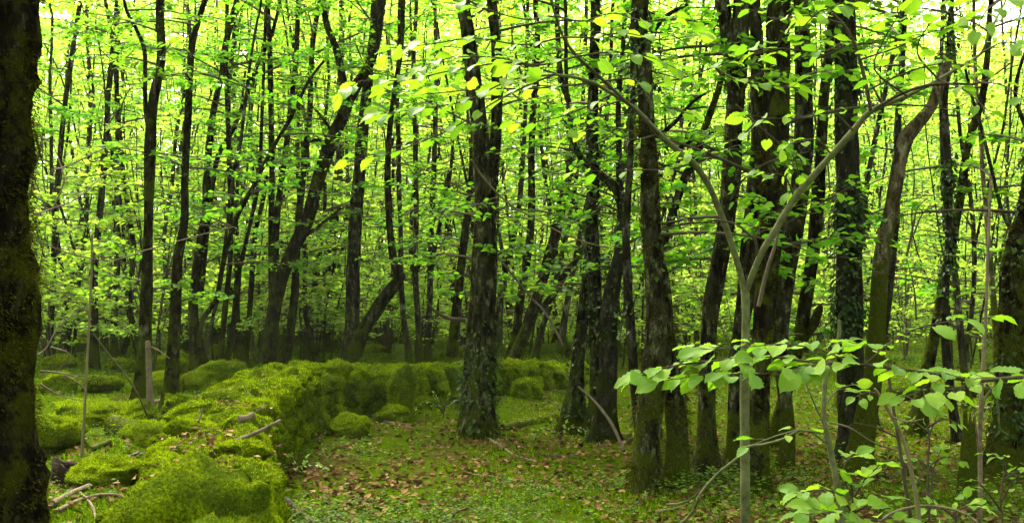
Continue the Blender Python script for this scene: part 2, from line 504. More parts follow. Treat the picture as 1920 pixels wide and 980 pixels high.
def hazel_leaf_mat():
    m, n, l = new_mat('hazel_leaf')
    oi = n.new('ShaderNodeObjectInfo')
    tc = n.new('ShaderNodeTexCoord')
    r = ramp(n, [(0, (.075, .165, .009)), (.55, (.13, .235, .012)), (1, (.20, .295, .020))])
    l.new(oi.outputs['Random'], r.inputs[0])
    sx = n.new('ShaderNodeSeparateXYZ'); l.new(tc.outputs['Object'], sx.inputs[0])
    ab = n.new('ShaderNodeMath'); ab.operation = 'ABSOLUTE'; l.new(sx.outputs[0], ab.inputs[0])
    v1 = n.new('ShaderNodeMath'); v1.operation = 'MULTIPLY_ADD'; v1.inputs[1].default_value = -.75
    l.new(ab.outputs[0], v1.inputs[0]); l.new(sx.outputs[1], v1.inputs[2])
    v2 = n.new('ShaderNodeMath'); v2.operation = 'MULTIPLY'; v2.inputs[1].default_value = 7.5; l.new(v1.outputs[0], v2.inputs[0])
    v3 = n.new('ShaderNodeMath'); v3.operation = 'PINGPONG'; v3.inputs[1].default_value = .5; l.new(v2.outputs[0], v3.inputs[0])
    vr = ramp(n, [(0, (1, 1, 1)), (.12, (0, 0, 0))]); l.new(v3.outputs[0], vr.inputs[0])
    mr = ramp(n, [(0, (1, 1, 1)), (.03, (0, 0, 0))]); l.new(ab.outputs[0], mr.inputs[0])
    mx0 = n.new('ShaderNodeMath'); mx0.operation = 'MAXIMUM'
    l.new(vr.outputs[0], mx0.inputs[0]); l.new(mr.outputs[0], mx0.inputs[1])
    half = n.new('ShaderNodeMath'); half.operation = 'MULTIPLY'; half.inputs[1].default_value = .35; l.new(mx0.outputs[0], half.inputs[0])
    c = mixc(n, l, half.outputs[0], r.outputs[0], (.19, .30, .07))
    p = n.new('ShaderNodeBsdfPrincipled'); p.inputs['Roughness'].default_value = .55; p.inputs['Specular IOR Level'].default_value = .18
    l.new(c, p.inputs['Base Color'])
    b = n.new('ShaderNodeBump'); b.inputs['Strength'].default_value = .4; b.inputs['Distance'].default_value = .004; b.invert = True
    l.new(mx0.outputs[0], b.inputs['Height']); l.new(b.outputs[0], p.inputs['Normal'])
    t = n.new('ShaderNodeBsdfTranslucent')
    k = n.new('ShaderNodeMix'); k.data_type = 'RGBA'; k.blend_type = 'MULTIPLY'; k.inputs[0].default_value = 1; k.inputs[7].default_value = (1.35, 1.5, .5, 1)
    l.new(c, k.inputs[6]); l.new(k.outputs[2], t.inputs['Color'])
    mx = n.new('ShaderNodeMixShader'); mx.inputs[0].default_value = .5
    l.new(p.outputs[0], mx.inputs[1]); l.new(t.outputs[0], mx.inputs[2])
    o = n.new('ShaderNodeOutputMaterial'); l.new(mx.outputs[0], o.inputs['Surface'])
    return m
M_HAZEL_LEAF = hazel_leaf_mat()

# ------------------------------------------------------------------ the ground
def graded(lo, hi, n, dense, width):
    """n coordinates from lo to hi, closest together around dense"""
    t = np.linspace(math.asinh((lo - dense) / width), math.asinh((hi - dense) / width), n)
    return dense + np.sinh(t) * width

gx = graded(-320, 320, 420, 0, 4.0)
gy = graded(-60, 420, 460, 7, 4.5)
GX, GY = np.meshgrid(gx, gy)
GZ = gz(GX.ravel(), GY.ravel())
b = Buf()
nx, ny = len(gx), len(gy)
ii = (np.arange(ny - 1)[:, None] * nx + np.arange(nx - 1)[None]).ravel()
b.add(np.stack([GX.ravel(), GY.ravel(), GZ], 1), np.stack([ii, ii + 1, ii + nx + 1, ii + nx], 1))
tag(b.build('ground', M_GROUND), 'mossy forest floor strewn with brown leaves', None, kind='structure')

# ------------------------------------------------------------------ mossy stones
def ico(sub):
    import bmesh
    bm = bmesh.new()
    bmesh.ops.create_icosphere(bm, subdivisions=sub, radius=1)
    V = np.array([v.co[:] for v in bm.verts]); F = np.array([[v.index for v in f.verts] for f in bm.faces])
    bm.free()
    return V, F
ICO3 = ico(4)

def stone_variant(seed, boxy=.5):
    V, F = ICO3
    V = V.copy()
    n = np.sign(V) * np.abs(V) ** (1 - boxy * .55)
    V = unit(n) * (1 + boxy * .22 * (np.linalg.norm(n, axis=1, keepdims=True) - 1))
    V = V * (.86 + .20 * vnoise(V * 1.6 + seed, seed) + .26 * np.abs(vnoise(V * 2.6 + seed, seed + 5)) + .15 * np.abs(vnoise(V * 5.5, seed + 8)) + .05 * vnoise(V * 13.0, seed + 2))[:, None]
    return V, F
STONES = []
for k in range(10):
    V, F = stone_variant(30 + k)
    bb = Buf(); bb.add(V, F)
    me = bb.mesh('mossy_stone', M_MOSS)
    STONES.append((me, V, F))

def euler_mat(rx, ry, rz):
    return np.array(Matrix.Rotation(rz, 3, 'Z') @ Matrix.Rotation(ry, 3, 'Y') @ Matrix.Rotation(rx, 3, 'X'))

def surf_points(V, F, n, r):
    A, Bv, C = V[F[:, 0]], V[F[:, 1]], V[F[:, 2]]
    N = np.cross(Bv - A, C - A)
    ar = np.linalg.norm(N, axis=1)
    idx = r.choice(len(F), n, p=ar / ar.sum())
    u, v = r.random(n), r.random(n)
    fl = u + v > 1
    u[fl], v[fl] = 1 - u[fl], 1 - v[fl]
    P = A[idx] + (Bv - A)[idx] * u[:, None] + (C - A)[idx] * v[:, None]
    return P, unit(N[idx]), ar.sum() / 2

def moss_fuzz(buf, V, F, d, r, dens=1.0, mat=0, maxn=6000, size=1.0):
    """short moss shoots over the outward and upward skin of a stone, coarser with distance"""
    P, N, area = surf_points(V, F, 10, r)
    s = .0060 + .0012 * d
    n = int(min(maxn, area * dens * 1.0 / (s * s * .35) ))
    if n < 5: return
    P, N, _ = surf_points(V, F, n, r)
    keep = N[:, 2] > -.35
    P, N = P[keep], N[keep]
    dirv = N + np.array((0, 0, .35)) + r.normal(0, .55, P.shape)
    S = s * r.uniform(.6, 1.6, len(P)) * size * (1 + .6 * np.clip(vnoise(P * 14, 3), 0, 1))
    leaves(buf, P - N * .004, dirv, r.normal(0, 1, P.shape), S, BLADE, mat)

# ------------------------------------------------------------------ the dry stone wall
wr = np.random.default_rng(21)
WS = spline(np.column_stack([WALL[:, :2], np.zeros(len(WALL)), WALL[:, 2]]), .05)
wl_len = np.concatenate([[0], np.cumsum(np.linalg.norm(np.diff(WS[:, :2], axis=0), axis=1))])
def wall_pt(s):
    x = np.interp(s, wl_len, WS[:, 0]); y = np.interp(s, wl_len, WS[:, 1]); h = np.interp(s, wl_len, WS[:, 3])
    e = .1
    tx = np.interp(s + e, wl_len, WS[:, 0]) - np.interp(s - e, wl_len, WS[:, 0])
    ty = np.interp(s + e, wl_len, WS[:, 1]) - np.interp(s - e, wl_len, WS[:, 1])
    k = math.hypot(tx, ty) + 1e-9
    return np.array((x, y)), np.array((tx / k, ty / k)), float(h)

wall = empty('stone_wall', (-1.42, 4.3, gz1(-1.42, 4.3)), 'low dry stone wall buried in bright green moss, curving along the path', 'stone wall')
wall['kind'] = 'thing'
# the rubble core: a lofted hump with its own lumps
core = Buf()
prof_a = np.linspace(-.15 * math.pi, 1.15 * math.pi, 56)
rings = []
S_core = np.arange(.1, wl_len[-1] - .1, .035)
for s in S_core:
    c, t, h = wall_pt(s)
    nrm = np.array((t[1], -t[0]))             # towards the path
    g0 = gz1(c[0], c[1])
    ca, sa = np.cos(prof_a), np.sin(prof_a)
    off = np.sign(ca) * np.abs(ca) ** .6 * .275
    zz = np.where(sa > 0, np.abs(sa) ** .55, sa) * (h - .03)
    rings.append(np.stack([c[0] + nrm[0] * off, c[1] + nrm[1] * off, g0 + zz], 1))
R = np.array(rings)
Pf = R.reshape(-1, 3)
ctr = np.repeat(np.array([wall_pt(s)[0] for s in S_core]), len(prof_a), 0)
outw = Pf - np.column_stack([ctr, np.full(len(Pf), .3)])
q_ = Pf * np.array((1, 1, .62))
disp = .16 * np.abs(vnoise(q_ * 4.0, 4)) + .10 * np.abs(vnoise(q_ * 8.5, 6)) + .05 * np.abs(vnoise(q_ * 17, 7)) + .02 * vnoise(Pf * 34, 8) - .07
Pf = Pf + unit(outw) * disp[:, None]
k = len(prof_a)
ii = (np.arange(len(S_core) - 1)[:, None] * k + np.arange(k - 1)[None]).ravel()
FQ = np.stack([ii, ii + 1, ii + k + 1, ii + k], 1)[:, ::-1]
core.add(Pf, FQ)
core.build('rubble_core', M_MOSS, wall)
fuzz = Buf()
FT = np.vstack([FQ[:, [0, 1, 2]], FQ[:, [0, 2, 3]]])
for lo, hi in ((0, 2.5), (2.5, 5), (5, 8), (8, 20)):
    sel = (wl_len[-1] * 0 + np.repeat(S_core, k)[FT[:, 0]] >= lo) & (np.repeat(S_core, k)[FT[:, 0]] < hi)
    if sel.any():
        dm = float(np.mean(Pf[FT[sel][:, 0], 1]))
        moss_fuzz(fuzz, Pf, FT[sel], dm, wr, .8, maxn=40000)

n_stone = 0
def put_stone(x, y, z, sx, sy, sz, rz, parent, name='stone', tilt=.15, fz=None, dens=1.0, r=wr):
    me, V, F = STONES[r.integers(len(STONES))]
    o = bpy.data.objects.new(name, me)
    COL.objects.link(o)
    rx, ry = r.normal(0, tilt), r.normal(0, tilt)
    loc = np.array((x, y, z))
    if parent is not None:
        o.parent = parent
        o.location = tuple(loc - np.array(parent.location))
    else:
        o.location = tuple(loc)
    o.rotation_euler = (rx, ry, rz)
    o.scale = (sx, sy, sz)
    if fz is not None:
        Rm = euler_mat(rx, ry, rz)
        W = (V * np.array((sx, sy, sz))) @ Rm.T + loc
        moss_fuzz(fz, W, F, max(y, 2.5), r, dens, maxn=5000)
    return o

s = .15
while s < wl_len[-1] - .2:
    c, t, h = wall_pt(s)
    nrm = np.array((t[1], -t[0])); ang = math.atan2(t[1], t[0])
    g0 = gz1(c[0], c[1])
    # top stones: two abreast, domed
    L = wr.uniform(.12, .22)
    for side in (-.17, .17):
        o_ = side + wr.normal(0, .05)
        p = c + nrm * o_ + t * wr.normal(0, .05)
        put_stone(p[0], p[1], g0 + h - .09 + wr.normal(0, .03), L * wr.uniform(.75, 1.1), wr.uniform(.09, .16), wr.uniform(.07, .12), ang + wr.normal(0, .35), wall, fz=fuzz)
        n_stone += 1
    # face courses towards the path
    ncourse = 3 if h > .46 else 2
    for q in range(ncourse):
        p = c + nrm * (.25 + .02 * (ncourse - 1 - q) + wr.normal(0, .03)) + t * wr.uniform(-.12, .12)
        z = g0 + h * (q + .42) / (ncourse + .35)
        put_stone(p[0], p[1], z, wr.uniform(.08, .17), wr.uniform(.08, .12), wr.uniform(.08, .16), ang + wr.normal(0, .3), wall, fz=fuzz, dens=.55)
        n_stone += 1
    if wr.random() < .55:
        p = c - nrm * (.28 + wr.normal(0, .05))
        put_stone(p[0], p[1], g0 + h * .45, wr.uniform(.14, .24), wr.uniform(.13, .2), wr.uniform(.14, .22), ang + wr.normal(0, .4), wall, fz=fuzz, dens=.7)
        n_stone += 1
    s += L * 1.35 + .02
for bx_, by_, bz_, sx_, sy_, sz_, rz_ in ((-1.30, 3.72, .38, .40, .29, .38, 1.25), (-1.17, 3.05, .30, .34, .26, .34, 1.3)):
    put_stone(bx_, by_, gz1(bx_, by_) + bz_, sx_, sy_, sz_, rz_, wall, fz=fuzz, tilt=.05)
print('wall stones', n_stone)
mf = fuzz.build('moss', M_MOSS_BLADE, wall, smooth=False)
mf['kind'] = 'stuff'

# ------------------------------------------------------------------ loose mossy rocks
rock_r = np.random.default_rng(5)
def rock(px, py, w, hgt, label, group=None, depth=1.0):
    """a mossy boulder whose foot shows at a pixel, w and hgt in metres"""
    p = ground_at(px, py)
    root = empty('mossy_rock', p, label, 'rock', group)
    me, V, F = STONES[rock_r.integers(len(STONES))]
    o = link('moss_covered_stone', me, root, (0, 0, hgt * .30))
    rz = rock_r.uniform(0, 6.28)
    o.rotation_euler = (rock_r.normal(0, .15), rock_r.normal(0, .15), rz)
    o.scale = (w / 2, w / 2 * depth, hgt * .75)
    fz = Buf()
    W = (V * np.array(o.scale)) @ euler_mat(*o.rotation_euler).T + p + np.array((0, 0, hgt * .30))
    moss_fuzz(fz, W, F, p[1], rock_r, 1.0, maxn=5000)
    f = fz.build('moss', M_MOSS_BLADE, root, smooth=False)
    f['kind'] = 'stuff'

rock(752, 778, .50, .62, 'tall mossy boulder leaning against the wall where it bends', depth=.7)
rock(735, 790, .42, .18, 'flat mossy stone at the foot of the tall boulder')
rock(655, 815, .45, .20, 'low mossy stone on the path beside the wall bend')
rock(560, 795, .3, .22, 'small mossy stone under the wall beside the pale litter')
rock(590, 742, .2, .1, 'tiny mossy stone at the foot of the high wall stretch')
rock(405, 730, .95, .40, 'broad mossy hump against the back of the wall')
rock(95, 830, .5, .26, 'dark mossy rock beside the big trunk')
rock(170, 790, .75, .22, 'long mossy hummock behind the thin pale pole')
rock(235, 790, .65, .2, 'feathery moss mound between the pale pole and the broken stake')
rock(305, 735, .55, .28, 'rounded mossy rock behind the broken stake')
rock(310, 700, .75, .3, 'mossy rock further behind the broken stake')
rock(235, 700, .7, .25, 'low mossy rock in front of the far thin trunks')
rock(350, 775, .55, .2, 'mossy stone between the stake and the wall')
rock(370, 800, .5, .16, 'flat mossy stone lying beside the wall top')
rock(295, 830, .55, .18, 'mossy stone under the broken stake')
rock(200, 905, .5, .2, 'mossy cushion under the long dead stick')
rock(150, 660, .8, .35, 'distant mossy rock behind the pale pole')
rock(985, 742, .5, .26, 'mossy boulder below the leaning trunk past the gap')
rock(1015, 725, .5, .28, 'mossy rock at the broken end of the wall')
rock(945, 735, .45, .24, 'shaded mossy rock behind the central trunk')
rock(1035, 700, .5, .22, 'small mossy rock at the far side of the clearing')
for lab, px, py in [('low mossy rock just right of the huge trunk, farther of two', 110, 690), ('low mossy rock just right of the huge trunk, nearer of two', 112, 735), ('low mossy rock right behind the pale pole', 190, 730),
                    ('low mossy rock far behind the broken stake', 255, 665), ('low mossy rock between the two upright trunks at the stake', 330, 680), ('low mossy rock behind the wall crest beside the forked trunk', 415, 665),
                    ('low mossy rock touching the foot of the mossy forked trunk', 450, 680), ('low mossy rock at the thin pole behind the wall end', 845, 668), ('low mossy rock behind the far wall stretch', 800, 660),
                    ('low mossy rock right of the bent trunk foot', 700, 660), ('low mossy rock before the far fallen logs', 590, 650)]:
    rock(px, py, rock_r.uniform(.4, .8), rock_r.uniform(.14, .28), lab, 'mossy rocks behind the wall')

# ------------------------------------------------------------------ tree building
def bough(buf, p0, az, length, rise, n_leaf, size, r, shape=LEAF4, wood=1, leafm=0, cam_clear=3.2, width=.42):
    """a branch with side twigs and a flat, drooping spray of leaves"""
    t = np.linspace(0, 1, 7)
    dirh = np.array((math.cos(az), math.sin(az), 0))
    side = np.array((-dirh[1], dirh[0], 0))
    wob = r.normal(0, .05, 2) * length
    C = p0 + dirh * (t * length)[:, None] + np.array((0, 0, 1)) * (rise * length * t - .22 * length * t ** 2.2)[:, None] + side * (np.sin(t * 3) * wob[0])[:, None]
    near = np.hypot(C[:, 0], C[:, 1]).min()
    if wood is not None:
        tube(buf, C, (.006 + .008 * length) * (1 - .8 * t), 4, mat=wood, cap=False)
    # twigs
    nt = max(3, int(length * 4))
    ts = r.uniform(.15, 1, nt)
    sg = np.where(np.arange(nt) % 2, 1, -1)
    tl = length * width * (1.05 - .75 * np.abs(ts - .35)) * r.uniform(.6, 1.1, nt)
    def cpt(u):
        return np.stack([np.interp(u, t, C[:, i]) for i in range(3)], -1)
    A = cpt(ts)
    Dt = unit(dirh * r.uniform(.4, 1.0, nt)[:, None] + side * sg[:, None] + np.array((0, 0, 1)) * r.normal(0.02, .14, nt)[:, None])
    E = A + Dt * tl[:, None]
    if wood is not None:
        for a_, e_ in zip(A, E):
            tube(buf, np.array([a_, (a_ + e_) / 2 + np.array((0, 0, .02)), e_]), np.array([.005, .004, .002]), 3, mat=wood, cap=False)
    k = r.integers(0, nt + 1, n_leaf)
    u = r.random(n_leaf)
    main = k == nt
    kk = np.minimum(k, nt - 1)
    P = np.where(main[:, None], cpt(.25 + .75 * u), A[kk] + Dt[kk] * (tl[kk] * u)[:, None])
    base = np.where(main[:, None], dirh, Dt[kk])
    lat = np.cross(np.array((0, 0, 1.0)), base) * np.where(r.random(n_leaf) < .5, 1, -1)[:, None]
    D = unit(base * .55 + lat * r.uniform(.4, 1.1, n_leaf)[:, None] + r.normal(0, .22, (n_leaf, 3)) + np.array((0, 0, -.12)))
    P = P + r.normal(0, .022, P.shape)
    Nn = np.array((0, 0, 1.0)) + r.normal(0, .55, P.shape)
    S = size * r.uniform(.6, 1.2, n_leaf)
    keep = (np.linalg.norm(P - np.array((0, 0, CAM_Z)), axis=1) > cam_clear) & (P[:, 2] > .25)
    leaves(buf, P[keep], D[keep], Nn[keep], S[keep], shape, leafm)

TREES = []
tree_r = np.random.default_rng(11)

def trace(pts, d, slope=0.0):
    """pixel trace [(px, py, width_px)] at depth d -> rows x, y, z, radius; slope leans the stem in depth"""
    rows = []
    d0 = d
    for px, py, w in pts:
        dd = d0 + slope * (CAM_Z + (HORIZON - py) / FPX * d0)
        p = at(px, py, dd)
        rows.append((*p, w / FPX * dd / 2 * .92))
    return np.array(rows)

def grow_up(rows, top, r, wob=.12, rtop=.03):
    """carry a traced stem on above the frame to height top"""
    rows = list(map(tuple, rows))
    a, b_ = np.array(rows[-2]), np.array(rows[-1])
    dv = (b_ - a)[:3]
    dv = dv / max(dv[2], .25 * np.linalg.norm(dv) + 1e-6)
    dv[:2] = np.clip(dv[:2], -.35, .35)
    x, y, z, rad = b_
    n = max(1, int((top - z) / 1.2))
    for i in range(n):
        f = (i + 1) / n
        z2 = z + (top - z) * f
        rows.append((x + dv[0] * (z2 - z) * (1 - .4 * f) + r.normal(0, wob), y + dv[1] * (z2 - z) + r.normal(0, wob), z2, rad * (1 - f) + rtop * f))
    return np.array(rows)

def stem_mesh(rows, name, mat, parent, step=.07, seg=16, rough=.10, freq=6, seed=0, flare=.0, ground=True, lobes=5):
    if ground:
        p0 = np.array(rows[0]); p1 = np.array(rows[1])
        foot = p0.copy(); foot[2] = min(p0[2], gz1(p0[0], p0[1])) - .30; foot[3] = p0[3] * 1.15
        rows = np.vstack([foot, rows])
    Q = spline(rows, step)
    Q[:, 3] = np.maximum(Q[:, 3], .004)
    bb = Buf()
    V = tube(bb, Q[:, :3], Q[:, 3], seg, rough, freq, seed, flare, lobes)
    o = bb.build(name, mat, parent)
    return o, Q, V

def ivy_on(V, r, n, zlo, zhi, size, parent, name='ivy', mat=None):
    """leaves clinging to a stem's skin"""
    pts = V.reshape(-1, 3)
    ctr = np.repeat(V.mean(1), V.shape[1], 0)
    ok = np.where((pts[:, 2] > zlo) & (pts[:, 2] < zhi))[0]
    if len(ok) == 0: return
    w = np.clip(vnoise(pts[ok] * 2.2, 77) + .55, 0, None) ** 1.5 + 1e-6
    k = r.choice(ok, n, p=w / w.sum())
    out = unit(pts[k] - ctr[k])
    P = pts[k] + out * r.uniform(.0, .035, n)[:, None] + r.normal(0, .03, (n, 3))
    D = np.array((0, 0, -1.0)) + out * .8 + r.normal(0, .5, (n, 3))
    bb = Buf()
    leaves(bb, P, D, out + np.array((0, 0, .5)) + r.normal(0, .3, (n, 3)), size * r.uniform(.5, 1.2, n), LEAF6)
    o = bb.build(name, mat or M_IVY, parent, smooth=False)
    o['kind'] = 'stuff'

def moss_on(V, r, n, zlo, zhi, size, parent, mat=None, bias=.35):
    pts = V.reshape(-1, 3)
    ctr = np.repeat(V.mean(1), V.shape[1], 0)
    ok = np.where((pts[:, 2] > zlo) & (pts[:, 2] < zhi))[0]
    if len(ok) == 0: return
    w = np.clip(vnoise(pts[ok] * 5, 78) + .6 * vnoise(pts[ok] * 17, 79) + bias, 0, None) + 1e-6
    k = r.choice(ok, n, p=w / w.sum())
    out = unit(pts[k] - ctr[k])
    P = pts[k] + r.normal(0, .02, (n, 3)) 
    D = out + np.array((0, 0, -.5)) + r.normal(0, .45, (n, 3))
    bb = Buf()
    leaves(bb, P, D, r.normal(0, 1, (n, 3)), size * r.uniform(.5, 1.5, n), BLADE)
    o = bb.build('moss', mat or M_MOSS_DARK, parent, smooth=False)
    o['kind'] = 'stuff'

def tree(label, stems, d=None, base=None, style='dark', top=11, low=2.0, n_low=7, n_high=9, flare=.9, ivy=0, ivy_z=(0.2, 4), moss=0,
         slope=0.0, name='tree', cat='tree', leafless=False, limbs=(), group=None, size=.085, seg=16, rough=.11, freq=7):
    """stems: list of pixel traces from foot to top; the first is the trunk. limbs: traces that start on a stem"""
    r = np.random.default_rng(int(tree_r.integers(1 << 30)))
    if d is None:
        q = base or stems[0][0]
        d = float(ground_at(q[0], q[1])[1])
    p0 = at(stems[0][0][0], stems[0][0][1], d)
    root = empty(name, (p0[0], p0[1], gz1(p0[0], p0[1])), label, cat, group)
    crown = Buf()
    for si, st in enumerate(stems):
        stop = st[-1][1] <= 12 and not leafless
        rows = trace(st, d + (.18 * si if si else 0), slope)
        if stop: rows = grow_up(rows, top * (1 - .08 * si), r)
        onfoot = rows[0][2] < gz1(rows[0][0], rows[0][1]) + .35
        o, Q, V = stem_mesh(rows, 'trunk' if si == 0 else 'stem', M_BARK[style], root, step=.05 + .004 * d, seg=seg if d < 12 else 10,
                            rough=rough, freq=freq, seed=int(r.integers(999)), flare=flare if onfoot else 0, ground=onfoot, lobes=int(r.integers(3, 6)))
        if ivy: ivy_on(V, r, ivy if si == 0 else ivy // 2, ivy_z[0], ivy_z[1], .055, o)
        if moss: moss_on(V, r, moss if si == 0 else moss // 2, -.1, 3.4, .028 if d > 5 else .016, o)
        if leafless: continue
        zs = Q[:, 2]
        hi = min(5.0 + .25 * max(0, d - 10), zs.max() * .85)
        for k in range(int(n_low * (1.8 if d > 12 else 1.6)) if hi > low else 0):
            z = r.uniform(low if d > 12 else max(low - .6, 1.3), hi)
            c = np.array([np.interp(z, np.maximum.accumulate(zs), Q[:, i]) for i in range(3)])
            bough(crown, c, r.uniform(0, 6.28), r.uniform(.5, 1.5), r.uniform(.05, .5), int(r.integers(22, 62)), size, r, LEAF6 if d < 13 else LEAF4, cam_clear=3.6)
        if stop:
            for k in range(n_high if d < 12 else int(n_high * .55)):
                z = r.uniform(4.5, zs.max())
                c = np.array([np.interp(z, np.maximum.accumulate(zs), Q[:, i]) for i in range(3)])
                bough(crown, c, r.uniform(0, 6.28), r.uniform(1.2, 2.8), r.uniform(.1, .7), int(r.integers(110, 190)), size * 1.25, r, LEAF4, cam_clear=3.6)
    for lm in limbs:
        rows = trace(lm, d, 0)
        stem_mesh(rows, 'limb', M_BARK[style], root, step=.08, seg=8, rough=.08, seed=int(r.integers(999)), ground=False)
        if not leafless:
            Q = spline(rows, .1)
            for k in range(4):
                c = Q[int(len(Q) * r.uniform(.35, 1)) - 1, :3]
                bough(crown, c, r.uniform(0, 6.28), r.uniform(.4, 1.1), r.uniform(0, .4), int(r.integers(25, 55)), size, r, LEAF6)
    if crown.n:
        crown.build('crown', [M_LEAF, M_TWIG], root, smooth=False)
    return root

# ------------------------------------------------------------------ the traced trees: feet first, pixel x, y and width
tree('huge dark moss-covered trunk cut off by the picture edge', [[(-32, 1080, 250), (-34, 980, 228), (-34, 900, 222), (-34, 800, 205), (-36, 700, 192), (-33, 560, 194), (-37, 450, 194), (-40, 300, 192), (-35, 160, 194), (-32, 0, 198)]],
     d=4.1, style='moss', flare=.35, moss=60000, rough=.2, freq=13, n_low=0, n_high=14, top=12, seg=40)
tree('dark upright trunk left of the broken stake', [[(262, 782, 38), (268, 700, 29), (273, 600, 25), (276, 500, 22), (279, 400, 19), (281, 300, 22), (283, 240, 22), (289, 180, 20), (300, 130, 18), (303, 90, 17), (301, 0, 17)]],
     limbs=[[(281, 262, 10), (273, 200, 10), (272, 150, 9), (271, 95, 9), (258, 60, 8), (237, 20, 7), (230, -20, 6)]])
tree('dark mossy trunk standing right of the broken stake', [[(318, 776, 32), (323, 700, 27), (327, 620, 24), (331, 530, 22), (334, 480, 19), (345, 420, 16), (347, 330, 15), (352, 230, 15), (356, 140, 14), (361, 80, 14), (372, 40, 12), (388, -10, 10)]])
tree('twin-stemmed tree with a mossy swollen foot behind the wall crest', [
    [(380, 716, 46), (368, 650, 26), (362, 570, 20), (370, 490, 18), (383, 410, 17), (388, 330, 15), (393, 260, 14), (402, 200, 13), (416, 140, 13), (422, 90, 13), (434, 40, 12), (446, -5, 11)],
    [(376, 560, 12), (388, 430, 11), (398, 350, 10), (410, 290, 10), (436, 245, 9), (455, 200, 9), (472, 150, 9), (487, 112, 8), (506, 74, 8), (518, 35, 8), (526, -5, 7)]], style='dark')
tree('crooked thin trunk with a forked foot beside the twin-stemmed tree', [
    [(405, 712, 20), (412, 670, 15), (418, 620, 12), (424, 560, 11), (432, 480, 10), (432, 380, 10), (428, 250, 10), (424, 120, 9), (426, 0, 8)],
    [(404, 708, 15), (430, 660, 12), (438, 600, 11), (446, 520, 10), (462, 450, 9), (478, 380, 8), (486, 330, 8), (492, 200, 7), (500, 0, 7)]], d=15)
tree('slender smooth sapling bowing through the upper left', [[(400, 715, 9), (395, 620, 8), (412, 540, 8), (425, 430, 7), (440, 315, 7), (450, 275, 7), (458, 210, 6), (466, 140, 6), (480, 50, 5), (490, -5, 5)]], d=14, style='far', n_high=5, flare=0)
tree('long curved thin stem sweeping right across the pale foliage', [[(372, 650, 10), (380, 600, 10), (405, 560, 10), (417, 500, 10), (432, 440, 10), (452, 390, 10), (480, 340, 9), (510, 280, 9), (540, 230, 8), (560, 190, 7), (580, 150, 6), (607, 115, 5)]], d=12.5, style='dark', n_high=0, flare=0)
tree('mossy forked trunk low behind the wall crest', [
    [(452, 690, 28), (446, 640, 18), (443, 580, 16), (446, 500, 13), (440, 400, 12), (432, 300, 11), (428, 180, 10), (438, 80, 9), (445, -5, 8)],
    [(456, 688, 16), (462, 640, 12), (470, 560, 11), (475, 470, 11), (480, 430, 10), (492, 380, 9), (500, 330, 9)]], d=17)
tree('paired dark trunks rising straight behind the highest wall stones', [
    [(514, 676, 26), (513, 600, 20), (511, 520, 17), (509, 420, 14), (510, 330, 12), (508, 200, 12), (506, 100, 11), (502, -5, 10)],
    [(520, 560, 15), (517, 470, 14), (520, 400, 13), (527, 345, 13), (536, 280, 12), (546, 195, 11), (555, 110, 11), (560, -5, 10)]], d=15.5)
tree('upright trunk beside the big leaning one', [[(535, 672, 24), (545, 620, 20), (553, 540, 17), (556, 470, 16), (561, 400, 15), (568, 330, 14), (573, 280, 14), (581, 210, 12), (583, 130, 11), (589, 60, 10), (601, -5, 10)]], d=16)
tree('big dark trunk leaning right with a forked top', [[(502, 680, 34), (508, 620, 29), (518, 560, 28), (532, 510, 28), (552, 462, 28), (577, 410, 28), (592, 355, 27), (607, 305, 27), (623, 262, 27), (641, 222, 26), (654, 185, 26), (672, 155, 22), (696, 115, 19), (709, 60, 17), (718, -5, 16)]],
     d=14.5, limbs=[[(652, 190, 18), (644, 150, 15), (636, 115, 15), (628, 85, 14), (612, 45, 13), (604, -5, 12)], [(615, 270, 7), (590, 262, 6), (570, 275, 4)], [(625, 250, 7), (600, 215, 5), (585, 200, 4)], [(560, 450, 8), (590, 430, 7), (640, 390, 5)]])
tree('stout straight trunk beside the bent mossy one', [[(655, 668, 38), (660, 620, 31), (662, 560, 28), (663, 480, 27), (668, 400, 27), (674, 330, 25), (680, 240, 23), (688, 170, 22), (692, 120, 18), (700, 60, 16), (703, -5, 15)]], d=15, style='grey')
tree('thick far trunk beside the fallen logs', [[(617, 640, 30), (618, 590, 24), (620, 520, 22), (623, 450, 21), (630, 370, 19), (637, 300, 18), (636, 200, 14), (640, 100, 12), (640, -5, 11)]], d=23, style='far', low=3)
tree('bent mossy trunk with an elbow pointing right', [[(664, 664, 32), (680, 620, 28), (700, 590, 27), (722, 556, 27), (742, 532, 26), (750, 518, 23), (742, 500, 18), (735, 470, 16), (729, 400, 14), (727, 320, 13), (731, 240, 12), (740, 170, 11), (752, 90, 10), (756, -5, 10)]], d=14.6)
tree('slim straight trunk just right of the elbow', [[(766, 664, 15), (757, 600, 12), (752, 520, 11), (751, 430, 10), (748, 350, 10), (747, 260, 10), (745, 180, 9), (748, 80, 8), (750, -5, 8)]], d=17, style='far')
tree('slim trunk with leafy shoots midway between elbow and central trunk', [[(788, 660, 14), (783, 590, 12), (778, 500, 12), (780, 410, 11), (780, 330, 10), (777, 220, 9), (776, 100, 8), (780, -5, 8)]], d=18, style='far')
tree('forked pole with pale twigs left of the central trunk', [
    [(802, 655, 15), (806, 560, 12), (808, 450, 11), (812, 350, 10), (815, 270, 10), (818, 150, 8), (816, -5, 7)],
    [(808, 520, 9), (818, 450, 8), (832, 390, 8), (845, 320, 7), (850, 250, 6)]], d=19, style='far')
tree('mossy thin pole standing close behind the wall end', [[(848, 668, 26), (852, 620, 22), (860, 540, 18), (868, 470, 17), (874, 420, 16), (882, 370, 16), (887, 290, 15), (888, 200, 13), (880, 100, 12), (876, -5, 11)]], d=15.5)
